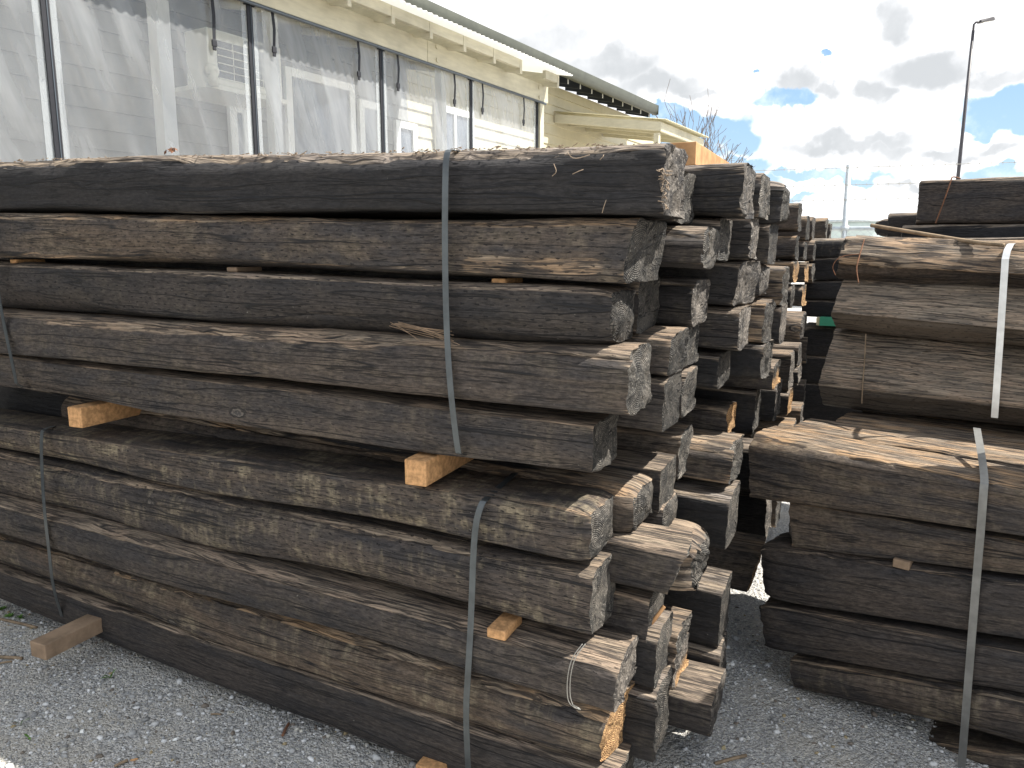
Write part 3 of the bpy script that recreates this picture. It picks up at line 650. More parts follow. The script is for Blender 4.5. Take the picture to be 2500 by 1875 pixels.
# ---- right hand packs
RP = Plane((1.12, 2.75), 48)
RL_, RU_, RF_ = 'sleepers in the right hand lower pack', 'sleepers in the right hand upper pack', 'sleepers in the far right packs'
def rrow(pl, x, yt, yb, xr, rt, rb, v, w, L, lab, grp, **kw):
    u0, z1 = pl.on(x, yt, v); _, z0 = pl.on(x, yb, v); u2, r1 = pl.on(xr, rt, v); _, r0 = pl.on(xr, rb, v)
    h = z1 - z0; h2 = h + ((r1 - r0) - h) * L / (u2 - u0)
    kw.setdefault('dx', .011); kw.setdefault('ns', 64); kw.setdefault('fine', 1.3)
    return sleeper(pl, u0, v, z0, L, w, h, slope=(r0 - z0) / (u2 - u0), sgn=-1, label=lab, group=grp, h2=h2, **kw)
rrow(RP, 1840, 1062, 1216, 2480, 1186, 1312, -.0, .26, 2.5, 'sleeper topping the right lower pack, bright sunlit tan top and dark split front', RL_, tone=.9, inc=.15, stain=.3, topwear=1.3, wane=(1., .3), edgewear=.7, rough=1.1)
rrow(RP, 1940, 1222, 1345, 2480, 1318, 1412, .02, .24, 2.4, 'blotchy brown sleeper second in the right lower pack, its end set back', RL_, tone=.8, inc=.1, stain=.3, wane=(.2, .6), topwear=.2)
rrow(RP, 1872, 1330, 1472, 2480, 1425, 1575, .0, .24, 2.5, 'rounded dark cracked sleeper third in the right lower pack', RL_, tone=.45, inc=.3, wane=(.9, .3), topwear=.2, endround=1.2)
rrow(RP, 1872, 1478, 1598, 2480, 1588, 1702, .0, .24, 2.5, 'plain dark sleeper fourth in the right lower pack', RL_, tone=.48, inc=.2, wane=(.3, .3), topwear=.2, endround=.6)
rrow(RP, 1940, 1612, 1700, 2480, 1708, 1838, .0, .24, 2.4, 'brown sleeper fifth in the right lower pack with yellowish lower edge', RL_, tone=.6, inc=.2, stain=.6, wane=(.3, .8), topwear=.2)
rrow(RP, 2120, 1790, 1880, 2480, 1845, 1985, .06, .24, 2.2, 'lowest sleeper of the right lower pack, cut off by the photo corner', RL_, tone=.7, inc=.2, stain=.5, topwear=.2)
for k, v in enumerate((.27, .53, .79)):
    for j, (z, h) in enumerate([(.71, .245), (.55, .15), (.30, .235), (.09, .2), (-.06, .14)]):
        sleeper(RP, -.13 + .05 * rs_.random() + (.1 if j else 0) - .07 * (k == 0 and j == 0), v, z, 2.4, .25, h, sgn=-1, label=('weathered sunlit sleeper in the top of the right lower pack, %s from the front' % ('second', 'third', 'fourth')[k] if j == 0 else 'hidden sleeper inside the right lower pack'),
                group=RL_ if j == 0 else 'inner sleepers of the right lower pack', dx=.02, ns=48, fine=.9 if j == 0 else .1, tone=.9, inc=.1, topwear=1.3 if j == 0 else .2, rough=1.2, edgewear=.6)
RQ = Plane((1.18 + .62 * math.cos(R(48)), 2.75 + .62 * math.sin(R(48))), 50)
def slant(h, w): k = math.tan(R(41)) * .70 * h; return [(w, 0), (.11, 0), (0, .33 * h), (k, h), (w + .06, h)]
def urow(x, yt, yb, xr, rt, rb, v, lab, **kw):
    u0, z1 = RQ.on(x, yt, v); _, z0 = RQ.on(x, yb, v); h = z1 - z0
    return rrow(RQ, x, yt, yb, xr, rt, rb, v, .26, 2.4, lab, RU_, poly=slant(h, .26), **kw)
urow(2040, 583, 676, 2480, 588, 712, .06, 'deeply furrowed torn sleeper on the right pack, tied with brown twine near its end', tone=.7, inc=.0, topwear=1., frontwear=.45, rough=2.3, wane=(.9, .5), edgewear=1., rag=.03)
urow(2030, 680, 806, 2480, 700, 858, .02, 'sunlit grey-tan slanting sleeper with pocked face, second in the right upper pack', tone=.5, inc=.6, topwear=1., frontwear=1.1, rough=1.7, pale=.35)  # face paled here and in the next row to imitate grazing sun
urow(2006, 812, 1000, 2480, 862, 1056, -.03, 'sunlit slanting sleeper with a twine loop hanging on it, third in the right upper pack', tone=.5, inc=.6, topwear=1., frontwear=1.05, rough=1.7, pale=.3)
for k, v in enumerate((.3,)):
    for j, (z, h) in enumerate([(1.02, .2), (1.23, .18), (1.43, .16)]):
        sleeper(RQ, -.02 + .05 * rs_.random(), v, z, 2.3, .26, h, sgn=-1, label='hidden sleeper inside the right upper pack', group='inner sleepers of the right upper pack', dx=.05, ns=30, fine=.2, tone=.4, inc=.1)
# unseen pack added beyond the right frame edge to shade the near alley
for k in range(2):
    for j in range(6):
        sleeper(RP, .88 + .06 * rs_.random(), .01 + .26 * k, .985 + .165 * j, 1.5, .25, .155, sgn=-1, label='short unseen sleeper added beyond the right frame edge to shade the alley', group='unseen short sleepers added to shade the alley', dx=.03, ns=36, fine=.4, tone=.4, inc=.2, topwear=.8)
# far right packs
RR = Plane((2.35, 4.6), 60)
def frow(pl, x, yt, yb, v, L, lab, w=.25, **kw):
    u0, z1 = pl.on(x, yt, v); _, z0 = pl.on(x, yb, v)
    kw.setdefault('tone', .1); kw.setdefault('topwear', .8)
    return sleeper(pl, u0, v, z0, L, w, z1 - z0, sgn=-1, label=lab, group=RF_, dx=.03, ns=40, fine=.5, inc=.2, **kw)
frow(RR, 1962, 582, 630, 0, 2.4, 'black sleeper with a pale lichen patch, in the dark pack seen through the gap', stain=.9)
frow(RR, 1968, 628, 684, 0, 2.4, 'black sleeper just below the lichen patched one in the gap')
frow(RR, 1965, 682, 731, 0, 2.4, 'black sleeper two below the lichen patched one in the gap')
frow(RR, 1960, 729, 775, 0, 2.4, 'black sleeper directly above the pale bearer with the green strap')
frow(RR, 1962, 795, 868, .0, 2.4, 'black sleeper directly under the pale bearer with the green strap')
frow(RR, 1958, 865, 936, .0, 2.4, 'lowest black sleeper seen through the gap')
frow(RR, 1958, 932, 1110, .0, 2.4, 'black sleeper near the ground behind the right hand packs')
RS = Plane((3.0, 4.4), 58)
frow(RS, 2246, 440, 548, 0, 2.4, 'big dark sleeper topping the far right pack, twine knotted over it', tone=.5, topwear=1., w=.3, edgewear=.6, wane=(.4, .2))
frow(RS, 2205, 550, 600, 0, 2.4, 'blue-black sleeper lying directly under the twine knotted one', tone=.0)
frow(RS, 2205, 600, 665, 0, 2.4, 'dark sleeper under the blue-black one, behind the furrowed top', tone=.2)
frow(RS, 2170, 520, 585, .5, 2.4, 'small dark sleeper end with brown top left of the twine knotted one', tone=.3, w=.2)
frow(RS, 2142, 533, 580, .9, 2.4, 'leftmost speckled round sleeper end of the far right pack', tone=.3, w=.2, endround=1.)
for j, zz in enumerate((.2, .42, .64, .86, 1.08, 1.3)):
    sleeper(RS, .05, 0, zz, 2.3, .25, .2, sgn=-1, label='hidden sleeper low in the far right pack', group='lower sleepers of the far right pack', dx=.1, ns=24, fine=.1, tone=.2, inc=.1)
# ---------------------------------------------------------------- bearers, packers, straps
def bearer(pl, x, y, v0, L, w, h, m, lab, name='pine_bearer', cat='bearer', grp='pine bearers under the packs', zb=None, z=None, yaw=0., du=0.):
    """x,y: photo position of the lower left corner of the end face"""
    u, zz = pl.on(x, y, v0)
    if z is not None: zz = z
    b = MB(); b.box((0, 0, 0), (w, 0, 0), (0, L, 0), (0, 0, h))
    o = b.build(name, m, bevel=.004, label=lab, category=cat, group=grp)
    U = Vector(pl.U) * math.cos(yaw) + Vector(pl.V) * math.sin(yaw); V = Vector((0, 0, 1)).cross(U)
    M = Matrix((U, V, Vector((0, 0, 1)))).transposed().to_4x4(); M.translation = pl.p(u + du, v0, zz); o.matrix_world = M
    return o
bearer(LP, 168, 1042, -.03, 1.3, .072, .078, PINE, 'pale pine bearer end between the two near packs, on the far left', yaw=.05)
bearer(LP, 988, 1183, -.05, 1.3, .072, .078, PINE, 'pale pine bearer end with a notched corner, between the near packs beside the strap', yaw=.05)
bearer(LP, 76, 1602, -.24, 1.6, .085, .062, OLDPINE, 'weathered brown bearer on the gravel sticking out under the near lower pack', yaw=.02)
bearer(LP, 1015, 1925, -.04, 1.3, .09, .085, PINE, 'pale pine bearer on the gravel at the bottom edge of the photo')
def packer(pl, x, y, v0, w, h, lab, m=PINE):
    bearer(pl, x, y, v0, .12, w, h, m, lab, 'wood_packer', 'packer', 'small wood packers between sleepers')
packer(LP, 1199, 699, .045, .045, .022, 'small orange packer under the second sleeper, right of the strap')
packer(LP, 553, 664, .045, .045, .016, 'tiny brown packer under the second sleeper, left half of the near pack', OLDPINE)
packer(LP, 24, 643, .045, .04, .016, 'tiny packer at the left photo edge under the second sleeper')
packer(LP, 172, 1277, .01, .05, .022, 'small orange packer beside the left strap of the lower pack')
packer(LP, 1188, 1556, -.045, .06, .03, 'pale packer chip with a dark knot under the ring-ended sleeper')
packer(RP, 2178, 1384, .012, .055, .032, 'reddish brown packer between second and third sleeper of the right lower pack', OLDPINE)
# pale bearer with green strap seen through the gap
u, z = RR.on(1992, 794, -.05)
g = root('pale_bearer', RR.p(u, -.05, z), 'pale sunlit bearer with a green strap around it, seen through the gap', 'bearer', None)
b = MB(); b.box(RR.p(u, -.05, z), Vector(RR.U) * .9, Vector(RR.V) * .12, (0, 0, .05)); under(b.build('timber', simple('pale_bearer_wood', (.62, .56, .36), .8), bevel=.003), g)
b = MB(); b.box(RR.p(u + .02, -.054, z - .001), Vector(RR.U) * .10, Vector(RR.V) * .13, (0, 0, .054)); under(b.build('green_strap', GREEN), g)
def ribbon(pts, wdir, w, m, lab, name='steel_strap', grp='steel straps round the packs', mat2=None):
    wdir = Vector(wdir).normalized(); pts = [Vector(p) for p in pts]
    # smooth the path
    for _ in range(2):
        q = [pts[0]]
        for a, c in zip(pts[:-1], pts[1:]): q += [a * .75 + c * .25, a * .25 + c * .75]
        q.append(pts[-1]); pts = q
    b = MB(); n = len(pts)
    for p in pts: b.v += [tuple(p - wdir * w / 2), tuple(p + wdir * w / 2)]
    for i in range(n - 1): b.f.append((2 * i, 2 * i + 1, 2 * i + 3, 2 * i + 2))
    o = b.build(name, m, solid=.0012, label=lab, category='strap', group=grp); return o
def spath(pl, pix, v=-.02, out=0.): return [pl.p(*(lambda a: (a[0], vv - out, a[1]))(pl.on(x, y, vv))) for (x, y, vv) in pix]
U_ = LP.U
p = spath(LP, [(1093, 366, -.012), (1090, 470, -.022), (1090, 640, -.018), (1094, 815, -.022), (1103, 950, -.032), (1118, 1080, -.022), (1126, 1120, -.012)], out=.008)
p = [LP.p(LP.on(1093, 366, 0)[0] - .02, 1.2, p[0].z + .02), LP.p(LP.on(1093, 366, 0)[0], .03, p[0].z + .004)] + p + [p[-1] + Vector(LP.V) * .3 - Vector((0, 0, .003))]
ribbon(p, U_, .019, STEEL, 'dull steel strap down the near upper pack, right of centre')
p = spath(LP, [(-8, 600, -.02), (0, 690, -.02), (20, 800, -.02), (42, 900, -.03), (52, 955, -.012)], out=.014); ribbon(p + [p[-1] + Vector(LP.V) * .3], U_, .019, STEEL, 'steel strap at the left photo edge, on the near upper pack')
p = spath(LP, [(170, 1034, .22), (116, 1043, .0), (110, 1060, -.012), (112, 1150, -.02), (118, 1245, -.065), (128, 1330, -.06), (138, 1430, -.035), (162, 1508, .02)], out=.016); ribbon(p, U_, .019, STEEL, 'steel strap on the left part of the near lower pack')
p = spath(LP, [(1262, 1152, .22), (1195, 1212, .012), (1180, 1225, -.012), (1163, 1290, -.018), (1156, 1500, -.025), (1148, 1640, -.055), (1142, 1740, -.045), (1150, 1900, -.02), (1154, 1990, -.01)], out=.014); ribbon(p, U_, .020, STEEL, 'steel strap bending over the edge of the near lower pack, right part')
p = spath(RQ, [(2462, 590, .18), (2458, 600, .085), (2452, 700, .045), (2448, 705, -.005), (2440, 800, .045), (2436, 862, -.035), (2428, 985, .0), (2425, 1010, -.03)])
ribbon([p[0] + Vector(RQ.V) * .5 + Vector((0, 0, .01))] + [RQ.p(RQ.on(x, y, -.045)[0], -.045, RQ.on(x, y, -.045)[1]) for x, y in ((2457, 592), (2450, 700), (2440, 850), (2428, 1020))], RQ.U, .024, BRIGHT, 'bright shiny steel strap down the sunlit right upper pack')
p = spath(RP, [(2385, 1045, .33), (2398, 1120, .12), (2404, 1172, .0), (2402, 1190, -.014), (2394, 1300, -.016), (2385, 1400, -.02), (2372, 1560, -.02), (2357, 1750, -.02), (2345, 1900, -.014)])
ribbon(p, RP.U, .024, simple('shade_dark_steel_strap', (.20, .20, .19), .5, .2, 12, .15, .001, .5, .6), 'steel strap bent over the sunlit top edge and down the right lower pack')  # darker copy of the strap steel, shade put into its colour
# wire loop on the third lower sleeper
def wire(name, pts, r, m, lab, cat='wire', sub=3):
    pts = [Vector(p) for p in pts]
    for _ in range(sub):
        q = [pts[0]]
        for a, c in zip(pts[:-1], pts[1:]): q += [a * .75 + c * .25, a * .25 + c * .75]
        q.append(pts[-1]); pts = q
    b = MB(); b.tube(pts, r, 6); return b.build(name, m, smooth=True, label=lab, category=cat)
a = [(1422, 1572, -.05), (1396, 1605, -.07), (1385, 1650, -.075), (1384, 1700, -.07), (1392, 1722, -.07), (1420, 1735, -.072), (1412, 1728, -.08), (1400, 1722, -.07)]
w1 = spath(LP, a); w2 = spath(LP, [(x + 7, y, v) for x, y, v in a[:5]])
b = MB()
for pts in (w1, w2):
    for _ in range(2):
        q = [pts[0]]
        for c, d in zip(pts[:-1], pts[1:]): q += [c * .75 + d * .25, c * .25 + d * .75]
        q.append(pts[-1]); pts = q
    b.tube(pts, .0013, 6)
b.build('wire_loop', WIREM, smooth=True, label='thin pale wire looped round the end of the third sleeper in the near lower pack', category='wire')
def q2(pl, L): return spath(pl, L)
wire('twine_loop', q2(RQ, [(2110, 585, .09), (2096, 632, .02), (2090, 655, -.005), (2096, 690, -.03)]), .0026, TWINE, 'brown twine hanging over the furrowed right hand sleeper end', 'twine')
wire('twine_strand', q2(RQ, [(2100, 620, .04), (2050, 625, .0), (2030, 650, -.02), (2040, 672, -.01)]), .002, TWINE, 'curling brown twine strand off the furrowed sleeper corner', 'twine')
wire('twine_loop', q2(RQ, [(2114, 815, .06), (2111, 880, .03), (2106, 940, -.03), (2104, 985, -.035)]), .0028, STICK, 'pale twine hanging on the third sleeper of the right upper pack', 'twine')
wire('twine_knot', q2(RS, [(2345, 436, .04), (2325, 430, .01), (2322, 440, -.02), (2305, 490, -.03), (2284, 545, -.03)]), .004, TWINE, 'double twine with a knot over the dark sleeper on the far right pack', 'twine')
wire('wood_splinter', q2(RQ, [(2127, 550, .35), (2260, 572, .25), (2380, 592, .15), (2450, 598, .08)]), .009, STICK, 'long thin grey splinter lifting off the top of the right upper pack', 'splinter')
wire('bark_splinter', q2(LP, [(1622, 1480, .3), (1600, 1510, .28), (1583, 1530, .27), (1588, 1545, .27), (1589, 1558, .27)]), .006, ORANGE, 'orange wood splinter sticking up behind the pink-tan topped sleeper', 'splinter')
def strands(name, items, m, lab, r=.0011):
    b = MB()
    for pts in items:
        pts = spath(LP, pts)
        for _ in range(2):
            q = [pts[0]]
            for c, d in zip(pts[:-1], pts[1:]): q += [c * .75 + d * .25, c * .25 + d * .75]
            q.append(pts[-1]); pts = q
        b.tube(pts, r, 5)
    return b.build(name, m, smooth=True, label=lab, category='wood fibres')
rr = random.Random(3); it = []
for k in range(30):
    x = 1608 + rr.random() * 26; y = 408 + rr.random() * 100; it.append([(x, y, -.01), (x - 6 + 12 * rr.random(), y - 4 + 10 * rr.random(), -.022), (x - 12 + 24 * rr.random(), y - 8 + 20 * rr.random(), -.03)])
strands('torn_fibres', it, FIBRE, 'pale torn fibres hanging on the broken end of the topmost black sleeper', .0013)
it = []
for k in range(14):
    x = 950 + rr.random() * 25; y = 785 + rr.random() * 14; l = 60 + 90 * rr.random(); it.append([(x, y, -.018), (x + l * .5, y + 8 + 10 * rr.random(), -.03), (x + l, y + 18 + 28 * rr.random(), -.02)])
strands('torn_fibres', it, OLDPINE, 'sprung grey fibres at the lower edge of the smooth grey sleeper, left of the strap', .0009)
it = [[(1385, 372, -.02), (1400, 390, -.03), (1440, 378, -.02)], [(1352, 400, -.02), (1360, 420, -.03), (1348, 430, -.02)], [(1465, 390, -.02), (1472, 383, -.03), (1474, 378, -.02)], [(1398, 425, -.02), (1412, 418, -.03), (1424, 414, -.02)], [(1470, 520, -.02), (1474, 505, -.03), (1480, 488, -.02)]]
strands('clinging_rootlets', it, FIBRE, 'few pale curled rootlets clinging to the front of the topmost black sleeper', .0011)
# leaves and bark litter on the top sleeper
b = MB(); rr = random.Random(8)
u0, z0 = LP.on(400, 366, .03)
for k in range(16):
    c = LP.p(u0 + rr.gauss(0, .014), .05 + rr.random() * .02, z0 - .004 + rr.random() * .010); d = Vector((rr.gauss(0, 1), rr.gauss(0, 1), rr.gauss(0, .6))).normalized() * .011; e = d.orthogonal().normalized() * .004
    b.add([c - d, c + e, c + d, c - e], [(0, 1, 2, 3)])
b.build('leaf_litter', TWINE, label='little tuft of dry reddish leaves lying on the topmost sleeper at the left', category='leaf litter')
def chips(name, ulist, lab, m):
    b = MB(); rr = random.Random(12)
    for k in range(ulist[2]):
        x = rr.uniform(ulist[0], ulist[1]); tt = (x - 20) / 1600; y = 388 - 42 * tt
        u, z = LP.on(x, y, .015); v = .02 + rr.random() * .05; l = rr.uniform(.004, .018); hgt = rr.uniform(.001, .0028)
        a_ = rr.gauss(0, .35); d = (Vector(LP.U) * math.cos(a_) + Vector(LP.V) * math.sin(a_)) * l + Vector((0, 0, rr.gauss(0, .2) * l)); w = Vector(LP.V) * rr.uniform(.0015, .004)
        b.box(LP.p(u, v, z - .012 + rr.random() * .012), d, w, (0, 0, hgt))
    b.build(name, m, label=lab, category='bark flakes', kind='stuff')
chips('bark_flakes', (-40, 1600, 340), 'flaking splinters all along the top edge of the topmost sleeper', FIBRE)
# orange timber on top
b = MB()
Z0 = 2.08; dn = pix_dir(1700, 345); tt = (2.15 - CAMH) / dn[2]; C0 = Vector(CAM + dn * tt)
print('orange', C0)
b.box(C0 - Vector(LP.U) * .12 - Vector((0, 0, .10)), Vector(LP.U) * .12, Vector(LP.V) * 1.5, (0, 0, .10))
b.build('orange_timber', ORANGE, bevel=.003, label='fresh orange sawn beam lying across the top of the left row, behind the topmost sleeper', category='timber beam')
for k in (.05, 1.2):
    b = MB(); b.box(C0 - Vector(LP.U) * .5 - Vector((0, 0, .24)) + Vector(LP.V) * k, Vector(LP.U) * .5, Vector(LP.V) * .09, (0, 0, .138))
    b.build('dark_packer', OLDPINE, bevel=.003, label='dark block holding up the near end of the orange beam' if k < 1 else 'dark block holding up the far end of the orange beam', category='packer')
# ---------------------------------------------------------------- building with verandah
WA = R(31.5); Wd = Vector((math.sin(WA), math.cos(WA), 0)); Nd = Vector((math.cos(WA), -math.sin(WA), 0)); B0 = Vector((.31, 9.5, 0)); UZ = Vector((0, 0, 1))
def BP(w, d, z): return B0 + Wd * w + Nd * d + UZ * z
def bon(x, y, d=0.):
    r = Vector(pix_dir(x, y)); o = Vector(CAM); tt = ((B0 + Nd * d - o).dot(Nd)) / r.dot(Nd); q = o + r * tt
    return (q - B0).dot(Wd), q.z
def wz(x, d=0.): return bon(x, 300, d)[0]
def bbox(mb, w, d, z, lw, ld, lz): mb.box(BP(w, d, z), Wd * lw, Nd * ld, UZ * lz)
ver = root('verandah', BP(-4, 0, 0), 'cream painted timber verandah with a white corrugated roof behind the near stack', 'verandah')
ZB = 3.455; wend = .16
b = MB(); bbox(b, -11, -.05, ZB, 11 - 2.205, .10, .195); under(b.build('beam', CREAM, bevel=.005), ver)
b = MB(); bbox(b, -2.20, -.05, ZB, 2.20 + wend, .10, .195); under(b.build('beam', CREAM, bevel=.005), ver)
for (x, y) in ((1316, 214), (1317, 238), (1066, 114), (1067, 147)):
    w, z = bon(x, y, .05); b = MB(); b.tube([BP(w, .05, z), BP(w, .062, z)], .022, 10); under(b.build('bolt', CREAM, smooth=False), ver)
rz0 = 3.595; OUT = .25
nr = 20
for k in range(nr):
    w = -.30 - k * .53 if k else .02
    b = MB()
    # rafter: rises toward the wall
    p0 = BP(w, OUT, rz0 - .005); ru = (Nd * -(2.1 + OUT) + UZ * .5); b.box(p0, Wd * .045, ru, UZ * .145); under(b.build('rafter', CREAM, bevel=.003), ver)
    if k < nr - 1:
        b = MB(); fw = (w - (-.30)) if k == 0 else .53; b.box(BP(w - fw + .047, OUT - .048, rz0 + .05), Wd * (fw - .049), Nd * .045, UZ * .092); under(b.build('fascia_board', CREAM, bevel=.003), ver)
# corrugated sheet
def corrugated(w0, w1, d0, z0, d1, z1, pitch=.076, amp=.011, n=6):
    pts = []; N = int((w1 - w0) / pitch * n)
    for i in range(N + 1):
        w = w0 + (w1 - w0) * i / N; a = amp * math.sin(2 * math.pi * (w - w0) / pitch); pts.append(BP(w, d0, z0 + a))
    b = MB(); b.sheet(pts, Nd * (d1 - d0) + UZ * (z1 - z0)); return b
sheet = corrugated(-11, .18, OUT + .12, rz0 + .148, -2.1, rz0 + .64); under(sheet.build('roof_sheet', ROOFS, smooth=True, solid=.003), ver)
for w in (-.02,):
    b = MB(); bbox(b, w, -.045, -.1, .09, .09, ZB + .1); under(b.build('post', CREAM, bevel=.004), ver)
b = MB(); bbox(b, -11, -.3, -.4, 11.1, .05, 1.45); under(b.build('added_dark_skirt', SHADEDK), ver)  # dark boards added so the gap between the packs stays dark
b = MB(); bbox(b, -11, -2.05, .35, 11.2, 1.7, .05); under(b.build('deck', OLDPINE), ver)
# house
hs = root('cream_house', BP(0, -2.1, 0), 'cream weatherboard house with olive gutter and dark eaves behind the verandah', 'house')
w_end = bon(1600, 300, -2.1)[0]; print('house end', w_end)
b = MB(); pitch_ = .17
zt = 4.6
SHADEDW = simple('shaded_cream_wall', (.24, .245, .235), .6, .08, 4, .2, .002, .4)  # greyer copy of the cream wall, verandah shade put into its colour
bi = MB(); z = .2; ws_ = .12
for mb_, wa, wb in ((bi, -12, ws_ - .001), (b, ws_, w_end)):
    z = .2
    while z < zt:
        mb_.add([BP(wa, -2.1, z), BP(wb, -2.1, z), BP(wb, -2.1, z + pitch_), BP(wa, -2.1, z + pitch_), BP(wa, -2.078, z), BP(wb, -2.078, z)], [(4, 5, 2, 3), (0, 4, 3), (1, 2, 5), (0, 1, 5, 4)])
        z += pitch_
under(bi.build('inner_wall', SHADEDW), hs)
bbox(b, w_end - .1, -6.5, .1, .1, 4.4, 4.5)
bbox(b, -12, -2.2, .1, 12 + w_end, .095, 4.5)
under(b.build('weatherboard_wall', CREAM2), hs)
w_ge, z_ge = bon(1607, 284, -1.5); print('gutter', w_ge, z_ge)
ZG = 4.79
b = MB(); n = 10; prof = []
for i in range(n + 1):
    a = math.pi * i / n; prof.append(BP(-12, -1.5 - .065 + .065 * math.cos(a) , ZG - .0 - .20 * math.sin(a)**.6))
b.sheet(prof, Wd * (12 + w_ge)); under(b.build('gutter', GUTTER, smooth=True, solid=.004), hs)
b = MB(); bbox(b, w_ge - .02, -1.635, ZG - .19, .02, .14, .19); under(b.build('gutter_cap', GUTTER), hs)
b = MB(); b.box(BP(-12, -1.62, ZG + .0), Wd * (12 + w_ge), Nd * -3.5 + UZ * 1.1, UZ * .03); under(b.build('roof', GUTTER), hs)
b = MB(); b.box(BP(-12, -1.68, ZG - .055), Wd * (12 + w_ge - .05), Nd * -.6 + UZ * .14, UZ * .02); under(b.build('soffit', SHADEDK), hs)
k = 0; w = w_ge - .12
while w > -6:
    b = MB(); b.box(BP(w, -1.66, ZG - .24), Wd * .05, Nd * -.55 + UZ * .12, UZ * .18); r = under(b.build('rafter_tail', SHADEDK), hs)
    b = MB(); bbox(b, w - .003, -1.668, ZG - .24, .012, .012, .175); under(b.build('lit_rafter_edge', WHITE), hs)  # white strip imitates the sunlit end of each tail
    w -= .47; k += 1
def window(w0, w1, z0, z1, parent=hs, fr=.09, mull=0):
    f = MB(); d = -2.07
    bbox(f, w0, d, z0, fr, .05, z1 - z0); bbox(f, w1 - fr, d, z0, fr, .05, z1 - z0); bbox(f, w0 + fr, d, z0, w1 - w0 - 2 * fr, .05, fr); bbox(f, w0 + fr, d, z1 - fr, w1 - w0 - 2 * fr, .05, fr)
    for i in range(mull): ww = w0 + (w1 - w0) * (i + 1) / (mull + 1); bbox(f, ww - .025, d, z0 + fr, .05, .045, z1 - z0 - 2 * fr)
    o = under(f.build('window', WHITE, bevel=.003), parent)
    g = MB(); bbox(g, w0 + fr, d + .002, z0 + fr, w1 - w0 - 2 * fr, .018, z1 - z0 - 2 * fr); gg = g.build('pane', GLASS); gg.parent = o; 
    gg.matrix_parent_inverse = o.matrix_world.inverted()
def wd_(x): return bon(x, 300, -2.07)[0]
window(wd_(695), wd_(862), 1.2, 3.7, mull=0); window(wd_(872), wd_(928), 1.2, 3.55); window(wd_(960), wd_(1012), 1.2, 3.4); window(wd_(1060), wd_(1150), 1.9, 3.75, mull=1); window(wd_(555), wd_(605), 1.2, 3.2)
window(-9.3, -7.9, 1.9, 3.3, mull=1)
for (xa, xb, za, zb_) in ((1018, 1032, 1.5, 2.75), (1098, 1110, 1.5, 2.7)):
    b = MB(); w0 = wd_(xa); bbox(b, w0, -2.01, za, wd_(xb) - w0, .02, zb_ - za); under(b.build('white_panel', WHITE), hs)
# inner posts seen through the vinyl
for x, s in ((378, .11), (652, .09), (1063, .09)):
    b = MB(); w0 = bon(x, 300, -.6)[0]; bbox(b, w0, -.6, 0, s, s, 4.0); under(b.build('post', WHITE, bevel=.004), ver)
# heat pump
HD = -1.45; wh, zh = bon(503, 64, HD); _, zb = bon(503, 200, HD); hp_h = zh - zb; print('hp', wh, zh, hp_h)
hp = root('heat_pump_unit', BP(wh, HD - .3, zb), 'white outdoor air conditioner unit with dark grille hung behind the clear curtain', 'air conditioner')
b = MB(); bbox(b, wh, HD - .32, zb, .86, .32, hp_h); under(b.build('casing', CASE, bevel=.012), hp)
b = MB(); bbox(b, wh + .10, HD - .002, zb + .06, .68, .006, hp_h - .15); g = under(b.build('grille', GRILLE), hp)
b = MB()
for i in range(6): bbox(b, wh + .10, HD + .002, zb + .06 + i * (hp_h - .15) / 5 - .004, .68, .012, .008)
for i in range(3): bbox(b, wh + .10 + .68 * (i + 1) / 4, HD + .002, zb + .065, .006, .008, hp_h - .16)
under(b.build('grille_bar', CASE), hp)
b = MB(); bbox(b, wh + .42, HD + .001, zh - .065, .26, .004, .035); under(b.build('name_plate', simple('grey_plate', (.25, .26, .27), .4)), hp)
b = MB(); b.tube([BP(wh + .0, HD, zb + .10), BP(wh - .0, HD + .07, zb + .10)], .06, 14); b.tube([BP(wh, HD + .05, zb + .1), BP(wh, HD + .05, zb - .04)], .045, 12); under(b.build('pipe_cover', CASE, smooth=True), hp)
b = MB(); bbox(b, wh - .05, -2.05, zb - .045, .96, .62, .04); under(b.build('bracket_shelf', CASE), hp)
